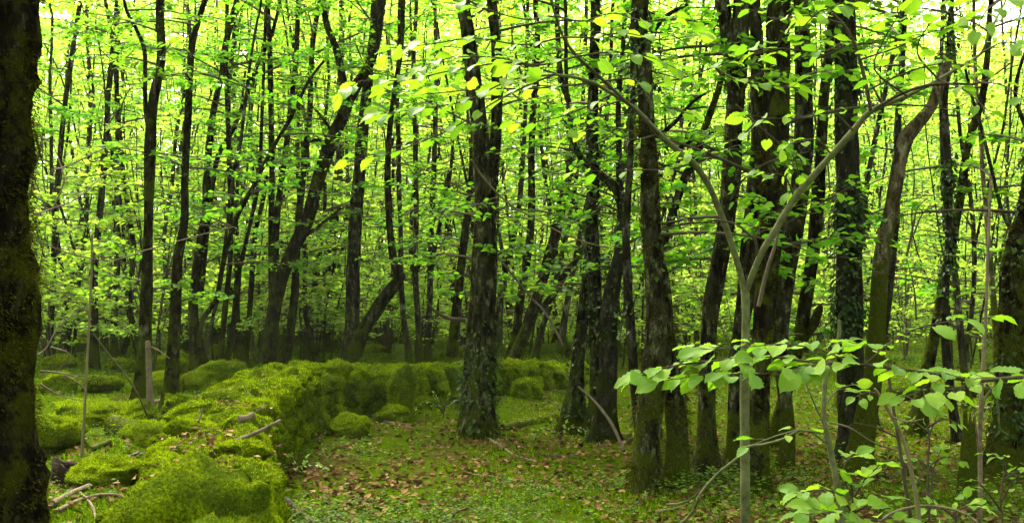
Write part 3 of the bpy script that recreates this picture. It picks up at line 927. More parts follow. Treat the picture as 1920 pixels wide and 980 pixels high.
tree('central double trunk with grey scaly bark and ivy at its foot', [
    [(902, 818, 62), (905, 760, 54), (907, 680, 50), (908, 600, 47), (912, 500, 44), (912, 420, 43), (908, 350, 42), (903, 280, 38), (895, 205, 34), (886, 130, 31), (876, 50, 29), (868, -5, 28)],
    [(914, 400, 26), (924, 320, 27), (930, 250, 24), (932, 180, 23), (930, 80, 21), (922, -5, 20)],
    [(876, 785, 34), (879, 720, 26), (884, 640, 24), (890, 560, 22), (894, 480, 20), (898, 400, 16)]], style='grey', ivy=480, ivy_z=(0.02, 1.3), moss=3000, n_low=4, flare=.7, seg=22)
tree('dark trunk leaning right behind the central trunk', [[(953, 695, 26), (967, 632, 19), (976, 560, 17), (986, 500, 16), (995, 435, 15), (997, 380, 15), (996, 300, 14), (1000, 210, 14), (1005, 140, 13), (1008, 60, 11), (1004, -5, 10)]], d=15)
tree('mossy trunk sprawling over the wall end and leaning far right', [[(934, 705, 34), (962, 680, 31), (982, 630, 26), (1003, 572, 24), (1024, 502, 23), (1044, 432, 22), (1053, 385, 20), (1066, 330, 17), (1073, 280, 15), (1075, 230, 13), (1066, 190, 12), (1053, 150, 12), (1047, 90, 11), (1045, -5, 10)]],
     d=14.3, limbs=[[(1010, 585, 14), (1040, 548, 13), (1060, 512, 12), (1082, 486, 10), (1100, 460, 7)], [(1062, 345, 7), (1080, 390, 7), (1090, 430, 5)]])
tree('thin trunk curving up left of the leaning pair', [[(935, 660, 16), (938, 560, 13), (952, 490, 12), (966, 430, 12), (975, 370, 11), (982, 270, 9), (986, 180, 8), (990, -5, 7)]], d=17, style='far')
tree('slim far trunk slanting right past the dead leaning branch', [[(1052, 660, 18), (1058, 600, 14), (1070, 530, 12), (1082, 470, 11), (1096, 400, 10), (1120, 300, 9), (1140, 200, 8), (1150, -5, 7)]], d=17, style='far')
tree('slender trunk among the pale leaves right of the dead branch', [[(1000, 690, 15), (1015, 620, 13), (1035, 560, 12), (1052, 480, 11), (1066, 420, 10), (1085, 300, 8), (1095, 150, 8), (1100, -5, 7)]], d=19, style='far')
tree('ivy-speckled twin trunk with a mossy green foot by the path', [
    [(1118, 815, 42), (1122, 740, 34), (1120, 640, 32), (1114, 540, 29), (1111, 440, 27), (1112, 340, 26), (1110, 240, 24), (1114, 120, 22), (1116, -5, 20)],
    [(1080, 762, 44), (1082, 700, 30), (1092, 600, 25), (1102, 500, 20), (1106, 400, 17)]], style='grey', ivy=700, ivy_z=(.1, 4.5), n_low=7)
tree('black crooked trunk with a bough bending left', [[(1138, 770, 42), (1140, 690, 38), (1142, 600, 36), (1152, 520, 31), (1166, 460, 26), (1168, 400, 22), (1160, 362, 20), (1136, 335, 17), (1112, 318, 14), (1085, 290, 11), (1070, 240, 9), (1062, 150, 8), (1060, -5, 7)],
    [(1166, 400, 13), (1162, 330, 13), (1160, 260, 12), (1160, 180, 11), (1168, 90, 10), (1172, -5, 9)]], d=9.6, style='ivy', ivy=300, ivy_z=(.5, 4))
tree('stout near trunk splitting into two legs at the ground', [
    [(1216, 928, 70), (1212, 850, 56), (1218, 770, 50), (1230, 690, 56), (1236, 600, 56), (1232, 530, 50), (1224, 460, 40), (1220, 370, 37), (1215, 290, 35), (1211, 200, 33), (1207, 110, 32), (1204, -5, 30)],
    [(1268, 908, 54), (1270, 830, 46), (1264, 750, 42), (1254, 670, 38), (1246, 600, 30)]], style='grey', d=6.9, moss=7000, ivy=250, ivy_z=(1.5, 4), n_low=4, flare=.5, seg=24)
tree('thin dark stem clinging beside the stout split trunk', [[(1206, 905, 26), (1202, 840, 21), (1194, 760, 21), (1187, 680, 20), (1181, 600, 19), (1176, 500, 18), (1174, 430, 15), (1180, 330, 13), (1186, 200, 12), (1190, -5, 11)]], d=7.2, style='ivy', ivy=250, ivy_z=(.4, 4), n_low=3)
tree('dark trunk slanting up right behind the stout split one', [[(1222, 800, 30), (1228, 700, 26), (1236, 560, 20), (1241, 475, 18), (1252, 430, 17), (1266, 385, 17), (1282, 338, 17), (1306, 290, 16), (1322, 240, 15), (1336, 200, 14), (1352, 150, 12), (1372, 60, 11), (1380, -5, 10)]],
     d=9.5, limbs=[[(1236, 255, 9), (1270, 225, 8), (1300, 190, 7), (1330, 172, 5)], [(1270, 280, 8), (1300, 262, 6), (1345, 245, 4)], [(1225, 60, 9), (1250, 30, 9), (1290, 8, 7)], [(1310, 295, 7), (1340, 280, 5)]])
tree('pale lichen-grey trunk forking at the top edge', [
    [(1322, 905, 46), (1325, 800, 35), (1327, 700, 34), (1331, 600, 34), (1343, 525, 35), (1356, 455, 35), (1363, 400, 36), (1371, 330, 38), (1375, 260, 36), (1379, 190, 36), (1386, 110, 36), (1391, 40, 32), (1394, -5, 30)],
    [(1376, 160, 22), (1368, 110, 26), (1361, 50, 28), (1352, -5, 28)]], style='grey', d=7.4, n_low=5, moss=2500)
tree('dark mottled trunk rising behind the fork of the smooth sapling', [[(1376, 892, 34), (1377, 780, 30), (1384, 660, 32), (1402, 530, 38), (1412, 430, 42), (1418, 340, 34), (1422, 250, 31), (1420, 150, 29), (1418, 60, 27), (1415, -5, 26)]], d=7.8, style='grey', n_low=5)
tree('black double trunk between two grey ones', [
    [(1420, 965, 52), (1422, 860, 42), (1425, 740, 40), (1430, 620, 42), (1440, 500, 44), (1450, 400, 46), (1457, 300, 44), (1461, 200, 42), (1464, 100, 40), (1466, -5, 36)],
    [(1446, 440, 20), (1438, 330, 22), (1440, 220, 22), (1446, 100, 20), (1450, -5, 18)]], d=6.9, style='dark', n_low=4, moss=2500)
tree('grey lichened trunk right of the black double trunk', [[(1476, 886, 32), (1478, 800, 27), (1470, 720, 30), (1462, 620, 36), (1472, 510, 42), (1488, 430, 40), (1500, 350, 38), (1507, 270, 38), (1507, 180, 36), (1504, 90, 34), (1500, -5, 30)]], d=7.9, style='grey', n_low=5)
tree('slanting black trunk with a broken stub pointing right', [[(1440, 840, 28), (1462, 780, 26), (1482, 695, 28), (1498, 635, 29), (1511, 560, 28), (1522, 490, 28), (1528, 440, 27), (1533, 380, 26), (1538, 310, 24), (1542, 230, 21), (1548, 150, 20), (1556, 80, 18), (1562, -5, 16)]],
     d=8.8, style='dark', limbs=[[(1492, 660, 22), (1510, 628, 22), (1526, 606, 21), (1536, 580, 17), (1539, 572, 8)]])
tree('ivy-wrapped straight column of a trunk', [[(1602, 886, 64), (1600, 800, 56), (1596, 700, 54), (1592, 600, 54), (1592, 500, 52), (1591, 400, 48), (1589, 300, 46), (1587, 200, 45), (1585, 90, 44), (1584, -5, 40)]], d=8.2, style='ivy', ivy=2600, ivy_z=(1.2, 5.4), n_low=3)
tree('half-dead brown trunk twisting right with a bleached top', [[(1612, 884, 50), (1626, 780, 40), (1640, 690, 36), (1646, 600, 35), (1650, 520, 34), (1657, 460, 31), (1670, 400, 29), (1680, 340, 28), (1688, 290, 28), (1698, 258, 30), (1722, 230, 26), (1746, 200, 24), (1760, 162, 22), (1770, 132, 20), (1784, 106, 10)]],
     d=7.6, style='dead', leafless=True, cat='dead tree', name='dead_tree')
tree('dark thin trunk crossing behind the half-dead brown one', [[(1630, 760, 26), (1642, 690, 22), (1660, 600, 17), (1672, 500, 15), (1679, 420, 15), (1682, 330, 14), (1683, 240, 13), (1690, 140, 11), (1696, -5, 10)]], d=10.5, ivy=300, ivy_z=(2, 5), style='ivy')
tree('slim trunk slanting right above the ivy-wrapped column', [[(1575, 760, 18), (1590, 640, 15), (1604, 520, 13), (1618, 420, 12), (1628, 330, 11), (1641, 260, 11), (1656, 190, 10), (1672, 110, 10), (1690, 40, 8), (1700, -5, 8)]], d=12.5, style='far')
tree('lone dark trunk leaning right with a mossy foot in the clearing', [[(1719, 818, 36), (1729, 742, 27), (1745, 662, 24), (1759, 590, 21), (1773, 510, 19), (1786, 450, 19), (1792, 415, 18), (1799, 380, 17), (1806, 330, 16), (1815, 270, 16), (1828, 228, 15), (1842, 182, 13), (1850, 120, 12), (1856, 50, 10), (1860, -5, 9)]], style='dark', n_low=3)
tree('short broken stub beside the lone leaning trunk', [[(1703, 808, 16), (1706, 790, 13), (1710, 772, 9)]], leafless=True, style='dark', name='broken_stub', cat='stub', d=10.0)
tree('ivy-clad thin trunk bowing left beside the lone leaning trunk', [[(1796, 852, 20), (1795, 820, 18), (1786, 760, 17), (1776, 680, 16), (1771, 590, 15), (1775, 510, 15), (1780, 430, 15), (1778, 350, 15), (1775, 270, 14), (1772, 200, 12), (1778, 100, 10), (1786, -5, 9)]], style='ivy', ivy=900, ivy_z=(1.2, 4.5), n_low=2, d=9.0)
tree('straight brown pole at the right of the clearing', [[(1876, 740, 18), (1871, 690, 15), (1866, 600, 13), (1858, 510, 12), (1852, 440, 10), (1847, 370, 9), (1842, 320, 9), (1838, 250, 8), (1830, 150, 7), (1826, -5, 7)]], d=13.5, style='dead', n_low=2, n_high=6)
tree('narrow pole leaning left in the middle of the clearing', [[(1816, 775, 20), (1807, 690, 15), (1798, 590, 14), (1789, 500, 12), (1782, 440, 11), (1770, 350, 9), (1765, 200, 8), (1768, -5, 7)]], d=12.0, style='far', n_low=2, n_high=6)
tree('mossy trunk leaning out over the picture edge', [[(1884, 925, 86), (1890, 810, 62), (1896, 710, 54), (1900, 610, 54), (1902, 520, 54), (1912, 450, 44), (1926, 390, 38), (1942, 300, 34), (1960, 150, 30), (1970, -5, 26)]], d=7.3, style='dark', ivy=700, ivy_z=(.4, 3), moss=5000, n_low=2, seg=20)
tree('bare dark bough hanging at the far right edge', [[(2010, 900, 26), (2000, 600, 22), (1985, 400, 18), (1955, 300, 14), (1925, 240, 9), (1905, 190, 8), (1906, 150, 7), (1925, 90, 6)]], d=6.6, leafless=True, style='dark', flare=.3)
tree('thin leaning sapling with crossing twigs above the clearing', [[(1945, 760, 14), (1935, 560, 10), (1918, 500, 8), (1900, 440, 8), (1880, 400, 8), (1862, 330, 7), (1840, 240, 7), (1822, 180, 6), (1810, 130, 5)]], d=8.5, style='far', n_low=3, n_high=0, flare=0)
tree('small dark pole among the far left thicket', [[(176, 690, 22), (177, 600, 15), (178, 500, 13), (185, 420, 13), (194, 320, 12), (199, 250, 11), (203, 180, 11), (211, 100, 11), (217, 50, 10), (221, -5, 9)]], d=17)
tree('wavering thin pole nearest the huge trunk', [[(88, 690, 14), (98, 560, 12), (103, 430, 11), (108, 350, 11), (115, 265, 10), (121, 200, 10), (131, 130, 10), (141, 65, 9), (153, -5, 8)]], d=19)
tree('thin pole with stubby side shoots behind the pale stake', [[(215, 680, 16), (214, 600, 13), (220, 500, 11), (218, 400, 10), (221, 300, 10), (219, 180, 9), (222, -5, 8)]], d=19, style='far')

# ------------------------------------------------------------------ trees of the wood behind: shared meshes, one object each
bg_r = np.random.default_rng(99)
def far_variant(seed, H=14, lo=1.2, nb=58, leaf=.115, per=62, spread=1.0, rad=.085, lm=None, slender=0):
    r = np.random.default_rng(seed)
    n = 9
    zz = np.linspace(-.3, H, n)
    off = np.cumsum(r.normal(0, .13, (n, 2)), 0)
    off -= off[0]
    off += np.outer(zz / H, r.normal(0, .9, 2))
    rows = np.column_stack([off, zz, rad * (1 - .8 * np.clip(zz / H, 0, 1)) + .01])
    rows[0, 3] *= 1.5
    Q = spline(rows, .5)
    tb = Buf()
    tube(tb, Q[:, :3], Q[:, 3], 7, .10, 3, seed, .5, 4)
    if r.random() < .5:                                   # a fork
        z0 = r.uniform(1.0, 4)
        c = np.array([np.interp(z0, Q[:, 2], Q[:, i]) for i in range(3)])
        m = 6; zz2 = np.linspace(z0, H * .85, m)
        dv = r.normal(0, .22, 2)
        rows2 = np.column_stack([c[0] + dv[0] * (zz2 - z0) + np.r_[0, r.normal(0, .1, m - 1)], c[1] + dv[1] * (zz2 - z0) + np.r_[0, r.normal(0, .1, m - 1)], zz2, rad * .65 * (1 - .75 * (zz2 - z0) / H)])
        Q2 = spline(rows2, .5); tube(tb, Q2[:, :3], Q2[:, 3], 6, .08, 3, seed + 1)
    for k in range(slender):                              # slender shoots from the same stool
        m = 6; hh_ = r.uniform(5, 9); a_ = r.uniform(0, 6.28); l_ = r.uniform(.05, .22)
        zz2 = np.linspace(-.1, hh_, m)
        rows2 = np.column_stack([math.cos(a_) * (.25 + l_ * np.maximum(zz2, 0)) + np.r_[0, r.normal(0, .09, m - 1)], math.sin(a_) * (.25 + l_ * np.maximum(zz2, 0)) + np.r_[0, r.normal(0, .09, m - 1)], zz2, .024 * (1 - .7 * np.clip(zz2 / hh_, 0, 1))])
        Q2 = spline(rows2, .4); tube(tb, Q2[:, :3], Q2[:, 3], 5, .08, 3, seed + 5 + k)
    cb = Buf()
    for k in range(nb):
        z = lo + (H - lo) * r.random() ** 1.65
        c = np.array([np.interp(z, Q[:, 2], Q[:, i]) for i in range(3)])
        f = (z - lo) / (H - lo)
        L = r.uniform(.9, 2.5) * spread * (1 - .45 * f)
        # the camera-clear test works in world space, so switch it off here
        bough(cb, c + np.array((0, 1000, 0)), r.uniform(0, 6.28), L, r.uniform(.0, .5), int(per * r.uniform(.6, 1.3)), leaf, r, LEAF4, wood=1, cam_clear=0)
    for v in cb.v: v[:, 1] -= 1000
    return tb.mesh('far_trunk', M_BARK['far'] if seed % 3 else M_BARK['dark'], True), cb.mesh('far_crown', [lm or M_LEAF_FAR_LIT, M_TWIG], False)

NEARV = [far_variant(200 + i, H=11, lo=.7, nb=58, leaf=.12, per=52, rad=.052, slender=3) for i in range(6)]
FARV = [far_variant(300 + i, H=19, lo=.6, nb=90, leaf=.20, per=42, spread=1.45, rad=.07) for i in range(5)]

GLAREV = [far_variant(350 + i, H=18, lo=.5, nb=90, leaf=.20, per=42, spread=1.45, rad=.06, lm=M_LEAF_GLARE) for i in range(4)]  # crowns in the leaf colour paled to imitate glare

def shrub_variant(seed, H=2.4, n=26, leaf=.10, lm=None):
    r = np.random.default_rng(seed)
    sb, cb = Buf(), Buf()
    for k in range(n):
        az = r.uniform(0, 6.28); ln = r.uniform(.3, .9); h = H * r.uniform(.35, 1)
        tip = np.array((math.cos(az) * ln, math.sin(az) * ln, h))
        C = np.array([(0, 0, -.1), tip * np.array((.4, .4, .55)), tip])
        if k < 9: tube(sb, spline(C, .3), np.full(len(spline(C, .3)), .010), 4)
        bough(cb, tip + np.array((0, 1000, 0)), az + r.normal(0, .5), r.uniform(.5, 1.0), r.uniform(-.1, .3), int(r.integers(28, 50)), leaf, r, LEAF4, wood=1, cam_clear=0)
    for v in cb.v: v[:, 1] -= 1000
    return sb.mesh('shrub_stems', M_TWIG, True), cb.mesh('shrub_foliage', [lm or M_LEAF_FAR_LIT, M_TWIG], False)
SHRUBV = [shrub_variant(400 + i, H=1.6 + .6 * i, n=34, leaf=.12) for i in range(5)]
SHRUB_GLARE = [shrub_variant(450 + i, H=1.8 + .7 * i, n=34, leaf=.12, lm=M_LEAF_GLARE) for i in range(3)]

hero_xy = []
for o in COL.objects:
    if o.type == 'EMPTY' and o.name.split('.')[0] in ('tree', 'dead_tree'):
        hero_xy.append((o.location.x, o.location.y))
taken = list(hero_xy)
MARKS = [(-200, None), (75, 'the huge trunk'), (172, 'the pale pole'), (278, 'the broken stake'), (380, 'the twin-stemmed tree'), (512, 'the paired trunks'),
         (575, 'the big leaning trunk'), (662, 'the stout trunk'), (745, 'the elbowed trunk'), (905, 'the central trunk'), (1010, 'the sprawling trunk'), (1115, 'the ivy-speckled trunk'),
         (1230, 'the split trunk'), (1340, 'the forking trunk'), (1450, 'the black trunk'), (1590, 'the ivy-wrapped column'), (1655, 'the half-dead trunk'), (1750, 'the lone leaning trunk'),
         (1895, 'the edge trunk'), (2300, None)]
ORD = ['nearest', 'second nearest', 'third nearest', 'fourth nearest', 'fifth nearest', 'sixth nearest', 'seventh nearest', 'eighth nearest']
def by_landmark(spots, kind):
    '''a label for each spot: between which traced trunks it stands and how near among its kind there'''
    zone = {}
    for x, y in spots:
        px = 960 + x / y * FPX
        k = max(i for i, m in enumerate(MARKS) if m[0] <= max(px, -200))
        zone.setdefault(min(k, len(MARKS) - 2), []).append((y, x))
    out = {}
    for k, lst in zone.items():
        a, c = MARKS[k][1], MARKS[k + 1][1]
        where = 'between %s and %s' % (a, c) if a and c else 'beside %s at the picture edge' % (a or c)
        for i, (y, x) in enumerate(sorted(lst)):
            out[(x, y)] = '%s %s, %s there' % (kind, where, ORD[i]) if i < len(ORD) else '%s far back %s' % (kind, where)
    return out

def place(variants, xy, name, parts, label, cat, group, smin=.8, smax=1.15):
    v = variants[bg_r.integers(len(variants))]
    z = gz1(*xy)
    root = empty(name, (xy[0], xy[1], z), label, cat, group)
    s_ = bg_r.uniform(smin, smax); rz = bg_r.uniform(0, 6.28)
    root.rotation_euler = (0, 0, rz)
    root.scale = (s_, s_, s_)
    for nm, me in zip(parts, v):
        o = bpy.data.objects.new(nm, me); COL.objects.link(o); o.parent = root

def scatter(n, pxlo, pxhi, dlo, dhi, gap):
    out = []
    tries = 0
    while len(out) < n and tries < n * 60:
        tries += 1
        d = math.sqrt(bg_r.uniform(dlo ** 2, dhi ** 2))
        px = bg_r.uniform(pxlo, pxhi)
        x = (px - 960) / FPX * d
        if any((x - a) ** 2 + (d - c) ** 2 < gap * gap for a, c in taken): continue
        taken.append((x, d)); out.append((x, d))
    return out

for variants, name, parts, kind, cat, group, args in (
    (NEARV, 'tree', ('trunk', 'crown'), 'slim leafy tree', 'tree', 'slim trees behind the wall', ((34, -40, 640, 16, 30, 1.1), (26, 640, 1300, 18, 32, 1.3), (16, 1300, 1990, 17, 32, 1.8))),
    (FARV, 'tree', ('trunk', 'crown'), 'far green tree', 'tree', 'far trees deep in the wood', ((28, -120, 760, 30, 56, 1.8),)),
    (GLAREV, 'tree', ('trunk', 'crown'), 'far glare-paled tree', 'tree', 'far trees at the light end', ((46, 760, 2040, 30, 62, 2.0),)),
    (SHRUBV, 'shrub', ('stems', 'foliage'), 'green shrub', 'shrub', 'shrubs behind the wall', ((80, -60, 760, 15.5, 45, 1.0),)),
    (SHRUB_GLARE, 'shrub', ('stems', 'foliage'), 'glare-paled shrub', 'shrub', 'shrubs past the clearing', ((80, 760, 1980, 17, 55, 1.0),))):
    spots = [xy for a in args for xy in scatter(*a)]
    labels = by_landmark(spots, kind)
    for xy in spots:
        place(variants, xy, name, parts, labels[xy], cat, group)

# the canopy over the path and the camera, out of the picture: what shades the floor
cn = Buf()
r = np.random.default_rng(123)
for k in range(260):
    x, y, z = r.uniform(-14, 14), r.uniform(-14, 9), r.uniform(6.5, 12)
    if y > 3 and z < 1.5 + .42 * y + 1.5: continue
    bough(cn, np.array((x, y, z)), r.uniform(0, 6.28), r.uniform(1.2, 2.6), r.uniform(0, .4), int(r.integers(60, 110)), .15, r, LEAF4, wood=1)
tag(cn.build('leaf_canopy', [M_LEAF, M_TWIG], smooth=False), 'leaf canopy roofing the path overhead', kind='stuff')

# the same wood all round behind the camera
sw = Buf()
r = np.random.default_rng(124)
n = 26000
ang = r.uniform(.75, 2 * math.pi - .75, n); dd = r.uniform(14, 24, n)
P = np.stack([np.sin(ang) * dd, np.cos(ang) * dd, r.random(n) * 15], 1)
P = P[(vnoise(P * .4, 5) + .4 * vnoise(P * 1.3, 6)) > -.35]
leaves(sw, P, r.normal(0, 1, P.shape), r.normal(0, 1, P.shape), r.uniform(.35, .7, len(P)), LEAF4)
tag(sw.build('surrounding_wood', M_LEAF, smooth=False), 'leafy wood standing all round the path', kind='stuff')

# the wood beyond that reads as one mass of leaves
fw = Buf()
r = np.random.default_rng(77)
n = 230000
ang = r.uniform(-.66, .66, n); dd = r.uniform(62, 95, n)
X = np.tan(ang) * dd
hmax = 31 - 8 * np.clip((X - 8) / 25, 0, 1) + 6 * n2(X, dd, .09, 12)
Zr = r.random(n) ** .9 * hmax
P = np.stack([X, dd, Zr], 1)
keepn = (vnoise(P * .35, 3) + .35 * vnoise(P * 1.1, 4)) > -.46
P = P[keepn]
leaves(fw, P, r.normal(0, 1, P.shape) * np.array((1, 1, .5)), np.array((0, -.4, 1.0)) + r.normal(0, .8, P.shape), r.uniform(.35, .8, len(P)), LEAF4)
tag(fw.build('distant_wood', M_LEAF_GLARE, smooth=False), 'distant wood closing the view as one mass of glare-paled green leaves', kind='stuff')  # glare is painted into these leaves too

# ------------------------------------------------------------------ the smooth hazel sapling and the near leafy branches
def hazel_leaf_variant(seed):
    r = np.random.default_rng(seed)
    nrow = 13
    t = np.linspace(0, 1, nrow)
    w = .42 * np.sin(np.pi * np.clip(t * .93 + .07, 0, 1)) ** .62 * (1 - .28 * t)
    w[0] = .12; w[-1] = .0; w[-2] *= .62
    w = w * (1 + .035 * np.where(np.arange(nrow) % 2, 1, -1)) 
    cols = np.array([-1, -.5, 0, .5, 1])
    bend = r.uniform(.10, .35); fold = r.uniform(.05, .28)
    V = []
    for i in range(nrow):
        for c in cols:
            x = c * w[i]
            y = t[i] - (.10 if (i == 0 and abs(c) == 1) else 0) + .018 * (abs(c) == 1) * (1 if i % 2 else -.3)
            z = fold * abs(x) - bend * t[i] ** 2 + .022 * math.sin(i * math.pi) + .010 * (1 if i % 2 else -1) * abs(c) + r.normal(0, .010) + .05 * math.sin(t[i] * 5 + seed) * c
            V.append((x, y, z))
    F = []
    for i in range(nrow - 1):
        for j in range(4):
            a = i * 5 + j
            F.append((a, a + 1, a + 6, a + 5))
    bb = Buf(); bb.add(np.array(V), np.array(F))
    return bb.mesh('hazel_leaf', M_HAZEL_LEAF, True)
HLEAF = [hazel_leaf_variant(50 + i) for i in range(7)]
hz = np.random.default_rng(31)

def put_leaf(parent, p, D, N, size):
    D = unit(np.array(D, float)); X = unit(np.cross(D, N)); Z = np.cross(X, D)
    o = bpy.data.objects.new('leaf', HLEAF[hz.integers(len(HLEAF))])
    COL.objects.link(o)
    o.parent = parent
    q = p - (np.array(parent.location) if parent.parent is None else 0)
    M = Matrix(((X[0] * size, D[0] * size, Z[0] * size, q[0]), (X[1] * size, D[1] * size, Z[1] * size, q[1]), (X[2] * size, D[2] * size, Z[2] * size, q[2]), (0, 0, 0, 1)))
    o.matrix_local = M

def leafy_twig(parent, buf, rows, spacing, size, r0=None, start=.12, droop=.08, tw=.05, side_twigs=0, tip=True, spread=1.0):
    """a twig (rows x,y,z,radius) with leaves set left and right along it, lying nearly flat"""
    Q = spline(rows, .03)
    tube(buf, Q[:, :3], np.maximum(Q[:, 3], .0012), 6, .05, 20, 3)
    L = np.concatenate([[0], np.cumsum(np.linalg.norm(np.diff(Q[:, :3], axis=0), axis=1))])
    s = L[-1] * start; k = 0; cnt = 0
    while s < L[-1]:
        i = min(int(np.searchsorted(L, s)), len(Q) - 2)
        tdir = unit(Q[i + 1, :3] - Q[i, :3])
        lat = np.cross(tdir, (0, 0, 1.0)); lat = unit(lat) if np.linalg.norm(lat) > .1 else np.array((1.0, 0, 0))
        sgn = 1 if k % 2 else -1
        D = lat * sgn * hz.uniform(.5, 1.0) * spread + tdir * hz.uniform(.4, .9) + np.array((0, 0, -droop + hz.normal(0, .18)))
        D = unit(D)
        pet = hz.uniform(.01, .025) + (tw * hz.random())
        p = Q[i, :3]
        e = p + D * pet + np.array((0, 0, .004))
        tube(buf, np.array([p, (p + e) / 2, e]), np.array([.0016, .0014, .001]), 4, cap=False)
        put_leaf(parent, e, D + np.array((0, 0, -.05 + hz.normal(0, .12))), np.array((0, 0, 1.0)) + hz.normal(0, .36, 3), size * hz.uniform(.6, 1.15))
        cnt += 1
        s += spacing * hz.uniform(.6, 1.4); k += 1
    if tip:
        put_leaf(parent, Q[-1, :3], unit(Q[-1, :3] - Q[-3, :3]) + np.array((0, 0, -.2)), np.array((0, 0, 1.0)) + hz.normal(0, .25, 3), size * .9)
    return cnt

def rowsd(pts, d0, d1=None, w0=None, w1=None):
    """pixel trace with depth running from d0 to d1 and, if given, widths from w0 to w1 pixels"""
    n = len(pts); d1 = d0 if d1 is None else d1
    out = []
    for i, p in enumerate(pts):
        f = i / (n - 1)
        d = d0 + (d1 - d0) * f
        w = p[2] if len(p) > 2 else w0 + (w1 - w0) * f
        out.append((*at(p[0], p[1], d), w / FPX * d / 2))
    return np.array(out)

HD = 4.2
hp = at(1397, 1000, HD)
hazel = empty('hazel_tree', (hp[0], hp[1], gz1(hp[0], hp[1])), 'slender smooth-barked young tree forking into a wide Y in front', 'tree')
g = np.array((hp[0], hp[1], gz1(hp[0], hp[1]) - .1, .026))
trunk_rows = np.vstack([g, rowsd([(1397, 980, 18), (1397, 900, 18), (1396, 800, 17.5), (1396, 700, 17), (1398, 620, 16), (1398, 560, 16), (1396, 535, 16)], HD)])
bb = Buf(); Q = spline(trunk_rows, .03); tube(bb, Q[:, :3], Q[:, 3], 14, .09, 22, 3); bb.build('trunk', M_HAZEL, hazel)
left_b = rowsd([(1397, 548, 13), (1385, 500, 12), (1367, 442, 12), (1351, 400, 12), (1335, 360, 11), (1318, 330, 12), (1300, 306, 12), (1270, 282, 11), (1236, 252, 11), (1210, 222, 9), (1194, 206, 8), (1150, 177, 7), (1112, 156, 7), (1080, 146, 6), (1040, 140, 5)], HD, HD - .35)
right_b = rowsd([(1398, 548, 13), (1410, 516, 13), (1430, 470, 13), (1456, 428, 13), (1490, 371, 13), (1521, 334, 13), (1560, 290, 13), (1600, 245, 13), (1628, 212, 12), (1660, 196, 9), (1700, 180, 8), (1760, 150, 7), (1800, 125, 6), (1840, 100, 5), (1856, 60, 4), (1892, -10, 3)], HD, HD - .5)
h_branch = []
for nm, rr in (('branch', left_b), ('branch', right_b)):
    bb = Buf(); Q = spline(rr, .03); tube(bb, Q[:, :3], Q[:, 3], 10, .10, 22, 5); h_branch.append(bb.build(nm, M_HAZEL, hazel))
tw = Buf()
def ld(f): return HD - .35 * f
bare = [
    (rowsd([(1236, 252, 7), (1190, 206, 6), (1132, 152, 6), (1082, 106, 6), (1056, 70, 5), (1042, 30, 5), (1030, -10, 4)], 3.95, 3.7), None),
    (rowsd([(1632, 208, 8), (1626, 170, 8), (1612, 112, 7), (1596, 70, 7), (1580, 45, 6), (1560, 25, 5)], 3.85, 3.75), None),
    (rowsd([(1640, 204, 7), (1690, 176, 6), (1740, 160, 6), (1790, 157, 5), (1840, 155, 4), (1900, 115, 3)], 3.85, 3.6), None),
    (rowsd([(1422, 575, 8), (1430, 540, 8), (1440, 500, 7), (1455, 455, 6), (1462, 420, 4)], 4.25, 4.35), None),
    (rowsd([(1420, 480, 6), (1416, 450, 5), (1405, 440, 5), (1380, 420, 4), (1340, 412, 3)], 4.15, 4.0), None),
]
for rr, _ in bare:
    Q = spline(rr, .03); tube(tw, Q[:, :3], Q[:, 3], 8, .05, 14, 5)
n_hl = 0
